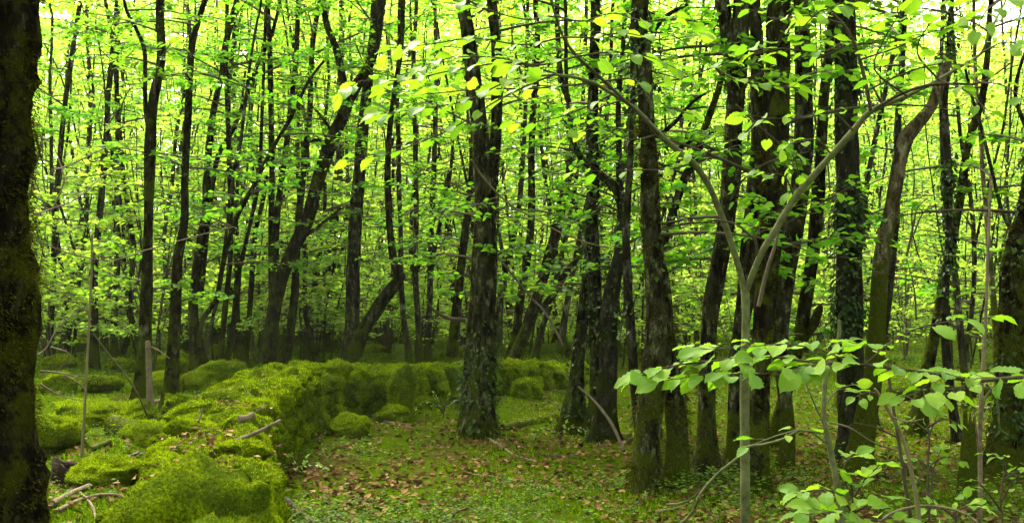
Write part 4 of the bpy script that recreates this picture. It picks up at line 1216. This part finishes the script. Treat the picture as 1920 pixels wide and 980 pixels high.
for pts, d0, d1, sp, sz in [
    ([(1040, 140), (990, 160), (930, 190), (880, 222), (840, 245), (780, 270), (730, 287), (650, 305)], 3.85, 3.7, .085, .085),
    ([(1042, 138), (960, 118), (860, 130), (760, 150), (680, 152), (640, 175)], 3.85, 3.6, .040, .095),
    ([(1110, 156), (1000, 166), (900, 167), (800, 176), (720, 172)], 3.9, 3.9, .042, .090),
    ([(1056, 70), (980, 84), (890, 72), (800, 84), (730, 90)], 3.7, 3.5, .045, .085),
    ([(1042, 30), (980, 36), (900, 14), (830, -5)], 3.7, 3.5, .05, .085),
    ([(1080, 106), (1150, 98), (1220, 108), (1290, 140)], 3.8, 3.6, .05, .085),
    ([(1150, 176), (1100, 200), (1040, 222), (960, 232)], 3.95, 3.9, .055, .085),
    ([(1178, 192), (1225, 160), (1282, 146), (1340, 126), (1400, 106), (1490, 86), (1565, 70)], 3.95, 3.6, .055, .085),
    ([(1236, 252), (1180, 262), (1120, 240), (1060, 260)], 4.0, 3.95, .075, .075),
    ([(1300, 306), (1250, 318), (1200, 318), (1080, 322)], 4.05, 4.0, .085, .075),
    ([(1380, 196), (1416, 230), (1450, 260), (1485, 290), (1496, 320), (1487, 362)], 3.9, 4.1, .06, .085),
    ([(1416, 230), (1380, 262), (1330, 268), (1270, 285)], 3.95, 3.9, .07, .080),
    ([(1600, 245), (1560, 210), (1520, 220), (1450, 222), (1400, 215)], 3.9, 3.75, .065, .080),
    ([(1596, 70), (1540, 98), (1470, 92), (1400, 92)], 3.75, 3.6, .05, .085),
    ([(1580, 45), (1520, 30), (1450, 35), (1390, 10)], 3.75, 3.6, .05, .085),
    ([(1612, 112), (1680, 90), (1740, 62), (1800, 50)], 3.8, 3.5, .05, .080),
    ([(1700, 180), (1640, 130), (1660, 70), (1690, 20)], 3.8, 3.5, .05, .085),
    ([(1760, 150), (1720, 100), (1740, 50), (1790, 10)], 3.75, 3.5, .05, .085),
    ([(1840, 100), (1880, 80), (1930, 85)], 3.65, 3.4, .05, .085),
    ([(1856, 60), (1800, 30), (1740, 20)], 3.6, 3.4, .05, .085),
    ([(1840, 155), (1880, 160), (1930, 190)], 3.65, 3.4, .07, .080),
    ([(1560, 290), (1530, 262), (1480, 270)], 4.0, 3.9, .07, .075),
    ([(1490, 371), (1470, 330), (1430, 325)], 4.1, 4.0, .08, .075),
    ([(1040, 140), (960, 150), (870, 190), (780, 205), (700, 215)], 3.75, 3.5, .045, .085),
    ([(1082, 106), (1010, 122), (930, 108), (850, 108), (790, 125)], 3.7, 3.4, .042, .085),
    ([(1042, 30), (1090, 40), (1150, 25), (1210, 40), (1270, 30)], 3.7, 3.5, .045, .085),
    ([(1056, 70), (1110, 70), (1170, 62), (1240, 75), (1310, 65)], 3.75, 3.5, .045, .085),
    ([(1132, 152), (1190, 150), (1250, 200), (1300, 215)], 3.85, 3.7, .05, .08),
    ([(1340, 126), (1380, 150), (1440, 160), (1500, 165)], 3.8, 3.6, .05, .085),
    ([(1490, 86), (1500, 60), (1540, 20), (1600, 10)], 3.7, 3.5, .045, .085),
    ([(1626, 170), (1690, 140), (1760, 120), (1830, 125)], 3.8, 3.5, .045, .085),
    ([(1892, -10), (1850, 20), (1830, 60)], 3.6, 3.4, .045, .085),
    ([(1760, 150), (1810, 170), (1860, 215)], 3.75, 3.5, .06, .08),
]:
    n_hl += leafy_twig(h_branch[0 if pts[0][0] < 1305 else 1], tw, rowsd(pts, d0, d1, 4, 1.5), sp, sz * .88)
tw.build('twigs', M_TWIG, hazel)
print('hazel leaves', n_hl)

# the level leafy branch reaching in from the picture edge
p = at(2130, 720, 3.1)
br = empty('leafy_hazel_shrub', (p[0], p[1], gz1(p[0], p[1])), 'level branch of large fresh leaves reaching in from the right edge', 'shrub')
tw = Buf()
stem_rows = np.array([(p[0], p[1], gz1(p[0], p[1]) - .1, .016), (p[0] - .01, p[1], p[2] - .3, .013), (p[0] - .12, p[1], p[2] + .02, .009)])
main = np.vstack([stem_rows, rowsd([(1930, 706, 8), (1830, 713, 8), (1760, 702, 7), (1690, 692, 6), (1620, 684, 6), (1520, 678, 5), (1430, 667, 5), (1340, 676, 4), (1270, 684, 3), (1200, 700, 2)], 3.05, 2.95)])
leafy_twig(br, tw, main, .032, .09, start=.48)
for pts, d0, d1, sp, sz in [
    ([(1620, 684), (1672, 640), (1730, 612), (1800, 600), (1868, 594)], 3.0, 2.9, .075, .085),
    ([(1600, 683), (1540, 656), (1470, 645), (1400, 650), (1310, 655)], 3.0, 2.9, .050, .10),
    ([(1560, 680), (1500, 690), (1430, 700), (1360, 700)], 3.0, 2.85, .055, .105),
    ([(1680, 690), (1640, 655), (1590, 640)], 3.05, 3.1, .05, .095),
    ([(1760, 702), (1720, 735), (1690, 745)], 3.0, 2.9, .06, .085),
    ([(1830, 713), (1800, 725), (1740, 738), (1790, 742)], 3.0, 2.9, .06, .09),
    ([(1430, 667), (1370, 690), (1300, 705), (1230, 715)], 2.97, 2.9, .05, .10),
]:
    leafy_twig(br, tw, rowsd(pts, d0, d1, 4, 1.5), sp * .72, sz * .84)
tw.build('branch', M_TWIG, br)

def sapling(label, stem, d, twigs, mat, w=(9, 5), name='sapling', cat='sapling', group=None):
    p = at(stem[0][0], stem[0][1], d)
    root = empty(name, (p[0], p[1], gz1(p[0], p[1])), label, cat, group)
    rows = rowsd(stem, d, d, *w)
    gzz = gz1(p[0], p[1])
    if rows[0][2] > gzz: rows = np.vstack([(p[0], p[1], gzz - .08, rows[0][3] * 1.1), rows])
    bb = Buf(); Q = spline(rows, .03); tube(bb, Q[:, :3], Q[:, 3], 8, .08, 18, 4); bb.build('stem', mat, root)
    tb = Buf()
    for pts, d1, sp, sz in twigs:
        if sp: leafy_twig(root, tb, rowsd(pts, d, d1, 4, 1.5), sp * .85, sz * .85)
        else:
            Q = spline(rowsd(pts, d, d1, 4, 1.5), .03); tube(tb, Q[:, :3], np.maximum(Q[:, 3], .001), 5, .05, 18, 4)
    if tb.n: tb.build('twigs', mat, root)
    return root

sapling('green-stemmed sapling forking under the level leafy branch', [(1578, 985), (1568, 900), (1556, 840), (1546, 790), (1545, 740), (1552, 690), (1572, 640), (1574, 600)], 3.7,
        [([(1546, 800), (1520, 740), (1505, 705), (1490, 690)], 3.6, None, 0), ([(1550, 830), (1510, 806), (1460, 815), (1400, 838)], 3.5, .11, .075),
         ([(1546, 760), (1570, 730), (1600, 720)], 3.8, .06, .07), ([(1560, 650), (1580, 640)], 3.8, .05, .07)], M_HAZEL, (13, 7))
sapling('bushy low sapling with broad bright leaves at the bottom edge', [(1600, 1000), (1600, 940), (1595, 900)], 3.3,
        [([(1600, 960), (1560, 920), (1520, 920), (1490, 925)], 3.2, .038, .085), ([(1598, 940), (1620, 900), (1640, 880), (1650, 870)], 3.2, .036, .085),
         ([(1597, 930), (1580, 890), (1590, 860), (1610, 850)], 3.3, .036, .085), ([(1600, 970), (1560, 960), (1510, 965)], 3.0, .038, .085),
         ([(1602, 960), (1640, 940), (1660, 930)], 3.1, .036, .085), ([(1600, 980), (1640, 975), (1690, 985)], 3.0, .04, .08)], M_TWIG, (7, 5))
sapling('thin brown stem rising right of the broad-leaved sapling', [(1708, 990), (1696, 900), (1684, 820), (1672, 745), (1664, 690)], 4.0,
        [([(1690, 860), (1720, 900), (1750, 940), (1760, 970)], 3.9, .1, .06), ([(1684, 820), (1640, 800), (1600, 792)], 3.9, None, 0), ([(1672, 745), (1630, 735), (1600, 745)], 3.9, .07, .065)], M_TWIG, (8, 5))
sapling('pale bent stem crossing the thin brown one', [(1724, 990), (1712, 900), (1696, 830), (1672, 780), (1652, 745), (1640, 728)], 3.9, [([(1672, 780), (1700, 790), (1730, 785)], 3.8, None, 0)], M_PALE, (9, 5))
sapling('tall dry stalk beside the rotten stump', [(1838, 990), (1838, 900), (1838, 800), (1842, 700), (1848, 600), (1852, 480), (1856, 380), (1858, 330)], 5.2,
        [([(1838, 870), (1830, 800), (1826, 755)], 5.1, None, 0), ([(1840, 780), (1850, 740), (1866, 720), (1858, 690)], 5.1, None, 0)], M_STICK, (9, 4))
sapling('small leafy plant at the bottom right edge', [(1880, 990), (1876, 930), (1884, 880)], 4.6,
        [([(1880, 960), (1850, 920), (1830, 900)], 4.5, .05, .06), ([(1878, 940), (1900, 900), (1925, 880)], 4.5, .05, .06), ([(1884, 880), (1880, 860), (1860, 850)], 4.5, .04, .055), ([(1880, 900), (1910, 880)], 4.6, .04, .055)], M_TWIG, (4, 3))
for lab, x, y, dd in [('leafy seedling between the pale bent stem and the stump', 1740, 800, 5.6), ('leafy seedling in front of the rotten stump', 1790, 960, 4.2), ('leafy seedling under the lone leaning trunk', 1745, 870, 6.2)]:
    sapling(lab, [(x, y + 70), (x + 3, y + 30), (x, y)], dd, [([(x, y + 10), (x - 30, y - 12), (x - 55, y - 5)], dd - .05, .05, .07), ([(x, y), (x + 30, y - 15), (x + 60, y - 5)], dd - .1, .05, .07), ([(x + 1, y + 20), (x + 20, y - 30)], dd, .05, .07)], M_TWIG, (4, 3), name='seedling', cat='seedling')
for lab, x, y, dd in [('leafy seedling in front of the mossy boulder at the wall', 830, 762, 11.0), ('leafy sprout growing at the foot of the wall beside the litter', 562, 880, 7.4), ('sprout of young leaves at the foot of the ivy-speckled trunk', 1050, 812, 9.2)]:
    tws = [([(x, y + 6), (x - 28, y - 8), (x - 50, y)], dd - .05, .022, .045), ([(x, y), (x + 25, y - 12), (x + 50, y - 4)], dd - .1, .022, .045), ([(x + 1, y + 10), (x + 12, y - 22)], dd, .022, .045), ([(x, y + 12), (x - 16, y - 25)], dd, .022, .045)]
    sapling(lab, [(x, y + 40), (x + 2, y + 15), (x, y)], dd, tws, M_TWIG, (2.5, 2), name='seedling', cat='seedling')

# ------------------------------------------------------------------ poles, sticks and fallen branches
def stick(label, pts, d0, d1=None, w0=6, w1=4, mat=None, name='dead_branch', cat='branch', twigs=(), group=None, seg=8, rough=.10):
    rows = rowsd(pts, d0, d1, w0, w1)
    root_p = rows[0][:3]
    bb = Buf(); Q = spline(rows, .04); tube(bb, Q[:, :3], np.maximum(Q[:, 3], .0015), seg, rough, 14, int(hz.integers(99)))
    for t_ in twigs:
        Q = spline(rowsd(t_[0], t_[1], t_[2], 4, 1.5), .04); tube(bb, Q[:, :3], np.maximum(Q[:, 3], .001), 5, .08, 14, 2)
    o = bb.build(name, mat or M_STICK)
    return tag(o, label, cat, group)

def lying(label, pts, w0=8, w1=5, mat=None, lift=.6, name='fallen_branch', cat='branch', moss=False, twigs=(), seg=8):
    """a branch lying on the ground: each pixel is taken to the ground"""
    rows = []
    n = len(pts)
    for i, (px, py) in enumerate(pts):
        q = ground_at(px, py)
        w = w0 + (w1 - w0) * i / (n - 1)
        rad = w / FPX * q[1] / 2
        rows.append((q[0], q[1], q[2] + rad * lift, rad))
    bb = Buf(); Q = spline(np.array(rows), .05); V = tube(bb, Q[:, :3], Q[:, 3], seg, .12, 12, int(hz.integers(99)))
    for tpts in twigs:
        rr = []
        for i, (px, py) in enumerate(tpts):
            q = ground_at(px, py); rr.append((q[0], q[1], q[2] + .015, .008))
        Q = spline(np.array(rr), .05); tube(bb, Q[:, :3], Q[:, 3], 6, .1, 12, 3)
    if moss:
        root = empty(name, rows[0][:3], label, cat)
        bb.build('wood', mat or M_STICK, root)
        moss_on(V, hz, 1600, -1, 3, .03, root, M_MOSS_BLADE, .8)
    else:
        tag(bb.build(name, mat or M_STICK), label, cat)

def on_wall(px, py, h=.72):
    """where a pixel's ray meets the wall's top surface"""
    d = FPX * (CAM_Z - h) / max(py - HORIZON, 8)
    return d

g0 = ground_at(153, 872)
stick('thin pale upright pole in front of the thicket', [(152, 880), (155, 820), (158, 780), (162, 700), (167, 610), (171, 520), (173, 440)], g0[1], g0[1], 6, 4, M_PALE, 'pale_pole', 'pole',
      twigs=[([(171, 600), (164, 585), (158, 572)], g0[1], g0[1])])
g1 = ground_at(284, 800)
stick('broken upright stake with a pale snapped top', [(288, 806), (283, 770), (280, 720), (279, 680), (277, 640)], g1[1], g1[1], 14, 10, M_STICK, 'broken_stake', 'stake',
      twigs=[([(280, 650), (295, 655), (318, 672)], g1[1], g1[1]), ([(276, 790), (275, 740)], g1[1] - .1, g1[1] - .1)])
stick('thin straight shoot leaning from the pole towards the stake', [(276, 778), (258, 738), (235, 702), (205, 665), (175, 625)], g1[1] - .2, g0[1] + .1, 3.5, 2.5, M_PALE, 'leaning_shoot', 'shoot')
stick('long thin arching twig across the thicket beside the huge trunk', [(70, 452), (110, 468), (150, 480), (212, 488), (270, 470), (330, 453), (400, 434), (440, 425)], 5.2, 6.2, 3, 1.8, M_STICK, 'arching_twig', 'twig')
stick('grey twig rising from the huge trunk into the leaves', [(66, 402), (100, 390), (140, 375), (175, 345), (200, 325)], 4.8, 5.6, 3, 1.5, M_STICK, 'grey_twig', 'twig', twigs=[([(100, 390), (120, 340), (112, 305), (100, 270)], 5, 5.2), ([(100, 318), (130, 310), (180, 285), (215, 270)], 5.1, 5.8)])
stick('bare branched twig sticking out low beside the huge trunk', [(60, 668), (85, 655), (110, 610), (130, 595), (150, 575)], 6.0, 6.4, 3, 1.5, M_STICK, 'bare_twig', 'twig', twigs=[([(95, 650), (130, 665), (105, 700)], 6, 6.1), ([(75, 695), (120, 700), (160, 710)], 6.0, 6.4), ([(75, 720), (110, 740), (150, 750)], 6, 6.4), ([(120, 703), (150, 720), (170, 745)], 6.2, 6.4)])
stick('pale dead branch slanting down behind the central trunk', [(1056, 648), (1040, 615), (1018, 580), (1000, 562), (975, 532), (950, 502), (930, 480), (905, 455)], 9.2, 10.4, 5, 3, M_TWIG, 'dead_branch', 'branch')
stick('long pale twig arching right in front of the central trunk', [(884, 300), (900, 325), (930, 360), (960, 386), (1000, 408), (1060, 440), (1120, 460), (1160, 462)], 5.5, 6.5, 4, 2, M_STICK, 'arching_twig', 'twig', twigs=[([(1020, 420), (1000, 445)], 5.8, 5.9)])
stick('crooked bare branch reaching left from the mossy thin pole', [(872, 600), (840, 596), (815, 582), (800, 565)], 14.6, 14.2, 9, 4, M_TWIG, 'crooked_branch', 'branch', twigs=[([(868, 596), (862, 580), (856, 570)], 14.6, 14.4)])
stick('dark thin branch leaning against the ivy-speckled trunk', [(1170, 845), (1150, 800), (1130, 770), (1108, 745), (1085, 725)], 8.0, 9.0, 7, 4, M_TWIG, 'dead_branch', 'branch')
stick('bare arching vine looping in front of the grey trunk foot', [(1255, 1000), (1300, 958), (1310, 930), (1345, 888), (1380, 860), (1396, 838), (1430, 833), (1470, 822), (1500, 806), (1540, 812)], 4.0, 3.6, 6, 4, M_HAZEL, 'arching_vine', 'vine', twigs=[([(1310, 930), (1330, 960), (1350, 985)], 3.9, 3.9), ([(1250, 945), (1290, 938), (1340, 890)], 4.0, 3.9)])
stick('low arching bramble stem at the bottom right', [(1640, 990), (1670, 962), (1720, 948), (1770, 950), (1815, 965), (1845, 990)], 4.0, 3.8, 5, 4, M_STICK, 'bramble_stem', 'stem')
stick('thin bare stem curving down through the saplings', [(1555, 792), (1590, 800), (1640, 830), (1700, 850), (1750, 870)], 4.2, 4.4, 4, 2, M_STICK, 'bare_cane', 'stem')
stick('fine twisting twig hanging under the end of the level branch', [(1848, 718), (1868, 740), (1872, 770), (1875, 805), (1890, 815)], 3.4, 3.5, 5, 3, M_HAZEL, 'twisting_twig', 'twig')
stick('thin bare twig branching in front of the clearing', [(1700, 480), (1713, 420), (1720, 390), (1740, 370)], 9.0, 9.0, 5, 2, M_TWIG, 'bare_twig', 'twig', twigs=[([(1713, 440), (1730, 400), (1755, 385)], 9, 9), ([(1718, 600), (1714, 540), (1700, 485)], 9, 9)])

lying('long grey dead stick lying on the moss behind the near wall end', [(96, 950), (150, 922), (232, 892), (280, 866), (330, 846)], 15, 9)
lying('thin dead stick beside the long grey one', [(105, 962), (160, 936), (215, 930), (265, 948)], 10, 6)
lying('short crossing stick among the leaves near the huge trunk', [(150, 925), (172, 948), (180, 975)], 6, 4)
lying('short dead stick pointing at the wall from the moss', [(218, 868), (245, 856), (262, 848)], 7, 5)
lying('moss-wrapped log lying against the wall', [(212, 808), (245, 812), (285, 822), (335, 838)], 40, 26, M_LOGMOSS, moss=True, name='mossy_log', cat='log', lift=.5, seg=14)
lying('short pale rotten log piece beside the hollow stump', [(168, 846), (188, 838), (206, 830)], 13, 10, M_LOGMOSS, name='rotten_log', cat='log')
lying('pale broken log end at the foot of the stake', [(280, 790), (288, 800), (297, 812)], 14, 12, M_LOGMOSS, name='rotten_log', cat='log')
lying('thin fallen branch behind the dark upright trunks', [(290, 756), (340, 750), (400, 742)], 9, 6)
lying('stick lying across the path in front of the central trunk', [(914, 822), (945, 842), (970, 856), (1008, 866)], 6, 4, M_PALE)
lying('mossy log lying on the path right of the central trunk', [(942, 806), (985, 796), (1015, 789), (1042, 780)], 15, 11, M_LOGMOSS, moss=True, name='mossy_log', cat='log')
lying('mossy branch lying behind the ivy-speckled trunk foot', [(1048, 790), (1080, 782), (1105, 776)], 10, 8, M_LOGMOSS, name='mossy_log', cat='log')
lying('thin stick lying in the middle of the path', [(880, 890), (920, 894), (965, 902)], 4, 3)
lying('dark thin stick crossing the path leaves', [(1015, 854), (1050, 856), (1085, 858)], 5, 3, M_TWIG)
lying('bent stick at the bottom edge of the path', [(820, 985), (850, 962), (880, 954), (930, 957)], 6, 3, twigs=[[(850, 962), (840, 985)]])
lying('short dark stick at the bottom middle of the path', [(948, 955), (958, 975), (965, 990)], 7, 5, M_TWIG)
lying('dead branch lying at the foot of the flat mossy stone', [(700, 782), (720, 792), (745, 796), (772, 797)], 8, 4)
lying('root-like branch at the bottom of the near wall end', [(520, 930), (548, 950), (575, 972), (600, 990)], 14, 8, M_TWIG)
lying('pale stick at the foot of the stout split trunk', [(1230, 962), (1265, 955), (1300, 942)], 8, 4, M_PALE)
lying('broken branch standing in the litter left of the split trunk', [(1190, 950), (1215, 925), (1235, 900)], 8, 5, M_TWIG)
for lab, pts in [('lower of two far fallen logs behind the wall', [(548, 640), (620, 638), (690, 640), (745, 642)]), ('upper of two far fallen logs behind the wall', [(560, 622), (620, 618), (700, 620), (748, 622)])]:
    lying(lab, pts, 13, 9, M_BARK['dark'], lift=1.3, name='fallen_log', cat='log', seg=10)
lying('dark fallen log beyond the clearing', [(1668, 752), (1720, 748), (1780, 745), (1860, 742)], 26, 18, M_BARK['dark'], lift=1.0, name='fallen_log', cat='log', seg=10)
lying('pale thin fallen log in front of the dark one in the clearing', [(1735, 756), (1800, 762), (1870, 770), (1920, 772)], 8, 6, M_STICK, name='fallen_log', cat='log')
# sticks lying on the wall
for lab, a, c, h0, w in [('dead stick poking out over the wall side', (440, 826), (527, 787), (.70, .92), 8), ('pale snapped branch piece on the wall top', (448, 786), (476, 775), (.80, .83), 16), ('small twig on the moss of the wall top', (372, 790), (380, 765), (.76, .9), 5)]:
    d0 = on_wall(a[0], a[1], h0[0]); d1 = d0 + .05
    stick(lab, [a, ((a[0] + c[0]) / 2, (a[1] + c[1]) / 2 + 3), c], d0, d1, w, w * .7, M_STICK, 'wall_stick', 'stick')

# hollow stump, rotten stump
p = ground_at(125, 895)
root = empty('hollow_stump', p, 'black hollow stump at the foot of the huge trunk', 'stump')
bb = Buf()
na_ = 26
aa = np.arange(na_) / na_ * 2 * math.pi
rim = .13 + .025 * np.sin(aa * 2 + 1) + hz.normal(0, .012, na_)
prof = [(.17, -.12), (.15, .02), (.135, None), (.10, None), (.085, .06), (.07, -.05)]
V = []
for pr, pz in prof:
    rr_ = pr * (1 + .10 * np.sin(aa * 3 + .5) + hz.normal(0, .03, na_))
    zz_ = rim + (0 if pr > .12 else -.012) if pz is None else np.full(na_, pz)
    V.append(np.stack([p[0] + .03 + np.cos(aa) * rr_, p[1] + np.sin(aa) * rr_, p[2] + zz_], 1))
V = np.concatenate(V)
q0 = (np.arange(len(prof) - 1)[:, None] * na_ + np.arange(na_)[None]).ravel()
q1 = (np.arange(len(prof) - 1)[:, None] * na_ + (np.arange(na_)[None] + 1) % na_).ravel()
bb.add(V, np.stack([q0, q1, q1 + na_, q0 + na_], 1))
bb.add(V[-na_:], np.array([(0, k, k + 1) for k in range(1, na_ - 1)]))
bb.build('wood', M_HOLLOW, root)
p = at(1816, 945, 6.6); p[2] = gz1(p[0], p[1])
root = empty('rotten_stump', p, 'brown splintered stump standing in the clearing herbs', 'stump')
bb = Buf()
C = np.array([(p[0], p[1], p[2] - .1), (p[0], p[1], p[2] + .15), (p[0] + .01, p[1], p[2] + .38), (p[0] + .02, p[1], p[2] + .52)])
Q = spline(C, .03); V = tube(bb, Q, np.interp(np.linspace(0, 1, len(Q)), [0, .3, 1], [.075, .055, .045]), 16, .2, 10, 8, .4, 4)
for a in range(7):
    aa = a * .9; o_ = np.array((math.cos(aa) * .032, math.sin(aa) * .032, 0))
    tube(bb, np.array([C[-1] + o_ - (0, 0, .08), C[-1] + o_ + (0, 0, .02), C[-1] + o_ * 1.1 + (0, 0, hz.uniform(.05, .16))]), np.array([.018, .013, .002]), 5)
bb.build('wood', M_BARK['dead'], root)

# ------------------------------------------------------------------ floor cover: fallen leaves, herbs, moss shoots
fr = np.random.default_rng(61)
def fan(n, dlo, dhi, pxlo=-60, pxhi=1980, power=1.0):
    """points over the visible floor, about evenly spread in the picture"""
    t = fr.random(n)
    d = 1 / (1 / dlo + t * (1 / dhi - 1 / dlo)) if power == 1 else dlo + (dhi - dlo) * t ** power
    px = fr.uniform(pxlo, pxhi, n)
    return (px - 960) / FPX * d, d

def mask_wall(x, y, w=.34):
    return np.abs(side_of_wall(x, y)) > w

litter = Buf()
x, y = fan(46000, 4.5, 26)
s = side_of_wall(x, y)
dens = np.where(s < 0, 1.0, .3) * np.clip(.55 + .7 * n2(x, y, .9, 31) + .5 * n2(x, y, 3, 32), .05, 1)
keep = mask_wall(x, y) & (fr.random(len(x)) < dens)
x, y = x[keep], y[keep]
P = np.stack([x, y, gz(x, y) + fr.uniform(.002, .03, len(x))], 1)
leaves(litter, P, fr.normal(0, 1, P.shape) * np.array((1, 1, .25)), np.array((0, 0, 1.0)) + fr.normal(0, .45, P.shape), fr.uniform(.03, .075, len(P)), LEAF6)
# pockets of litter on the wall top
xs, ys, zs = [], [], []
for sp_, n_ in ((1.9, 120), (2.5, 140), (2.9, 80), (4.2, 60), (5.0, 50), (6.3, 40)):
    c, t, h = wall_pt(sp_)
    nrm = np.array((t[1], -t[0]))
    o1 = fr.normal(0, .17, n_); o2 = fr.normal(0, .14, n_)
    q = c[None] + nrm * o1[:, None] + t * o2[:, None]
    xs += list(q[:, 0]); ys += list(q[:, 1]); zs += list(np.full(n_, gz1(c[0], c[1]) + h + .035) + fr.uniform(-.03, .02, n_) - np.abs(o1) * .12)
P = np.stack([xs, ys, zs], 1)
leaves(litter, P, fr.normal(0, 1, P.shape) * np.array((1, 1, .2)), np.array((0, 0, 1.0)) + fr.normal(0, .35, P.shape), fr.uniform(.02, .05, len(P)), LEAF6)
tag(litter.build('fallen_leaves', M_DEAD, smooth=False), 'brown fallen leaves strewn over the path', kind='stuff')

herb = Buf()
x, y = fan(46000, 4.4, 60)
s = side_of_wall(x, y)
right = np.clip((x / y * FPX + 960 - 1150) / 200, 0, 1)
dens = np.clip(.15 + 1.2 * n2(x, y, .7, 41) + .5 * n2(x, y, 2.4, 42), .02, 1) * np.where(s > 0, .9, .5) + right * .10 + np.clip((y - 11) / 25, 0, .6)
keep = mask_wall(x, y, .4) & (fr.random(len(x)) < dens)
x, y = x[keep], y[keep]
nl = 4
hh = fr.uniform(.03, .10, len(x)) * (1 + right[keep] * 1.0) * (1 + np.clip(y - 12, 0, 40) * .08)
Z = gz(x, y)
for k in range(nl):
    a = fr.uniform(0, 6.28, len(x))
    D = np.stack([np.cos(a), np.sin(a), fr.uniform(-.2, .35, len(x))], 1)
    P = np.stack([x, y, Z + hh * fr.uniform(.5, 1.1, len(x))], 1) + D * .008
    leaves(herb, P, D, np.array((0, 0, 1.0)) + fr.normal(0, .3, P.shape), fr.uniform(.015, .040, len(x)) * (1 + .3 * right[keep]) * (1 + np.clip(y - 10, 0, 60) * .05), LEAF4)
tag(herb.build('ground_cover', M_HERB, smooth=False), 'small green herbs covering the forest floor', kind='stuff')

ms = Buf()
x, y = fan(260000, 4.3, 24)
feet = np.array([q for q in hero_xy if q[1] < 16])
k_ = fr.integers(0, len(feet), 26000); a_ = fr.uniform(0, 6.28, 26000); rr_ = .08 + np.abs(fr.normal(0, .22, 26000))
fx, fy = feet[k_, 0] + np.cos(a_) * rr_, feet[k_, 1] + np.sin(a_) * rr_
x, y = np.concatenate([x, fx]), np.concatenate([y, fy])
isfoot = np.arange(len(x)) >= 260000
s = side_of_wall(x, y)
dens = np.clip(-.05 + 1.5 * n2(x, y, .9, 51) + .7 * n2(x, y, 3.1, 52), 0, 1) * np.where(s > 0, 1, .7) + np.where(s > 0, .35, 0) + isfoot
keep = mask_wall(x, y, .36) & (fr.random(len(x)) < dens)
x, y = x[keep], y[keep]
P = np.stack([x, y, gz(x, y)], 1)
D = np.array((0, 0, 1.0)) + fr.normal(0, .6, P.shape)
leaves(ms, P, D, fr.normal(0, 1, P.shape), (.018 + .0022 * y) * fr.uniform(.6, 1.5, len(P)), BLADE)
tag(ms.build('floor_moss', M_FLOOR_MOSS, smooth=False), 'moss carpet growing over the forest floor', kind='stuff')

# thin air haze softening the far wood
hz_m, hn, hl = new_mat('thin_haze')
hv = hn.new('ShaderNodeVolumePrincipled')
hv.inputs['Color'].default_value = (.94, .97, .82, 1)
hv.inputs['Density'].default_value = .0003
ho = hn.new('ShaderNodeOutputMaterial'); hl.new(hv.outputs[0], ho.inputs['Volume'])
hb = Buf()
x0, x1, y0, y1, z0, z1 = -330, 330, -70, 430, -1.6, 45
hb.add([(x0, y0, z0), (x1, y0, z0), (x1, y1, z0), (x0, y1, z0), (x0, y0, z1), (x1, y0, z1), (x1, y1, z1), (x0, y1, z1)],
       [(3, 2, 1, 0), (4, 5, 6, 7), (0, 1, 5, 4), (1, 2, 6, 5), (2, 3, 7, 6), (3, 0, 4, 7)])
tag(hb.build('haze', hz_m, smooth=False), 'thin pale haze hanging in the wood', kind='stuff')

print('objects', len(bpy.data.objects), 'tris', sum(len(m.polygons) for m in bpy.data.meshes))
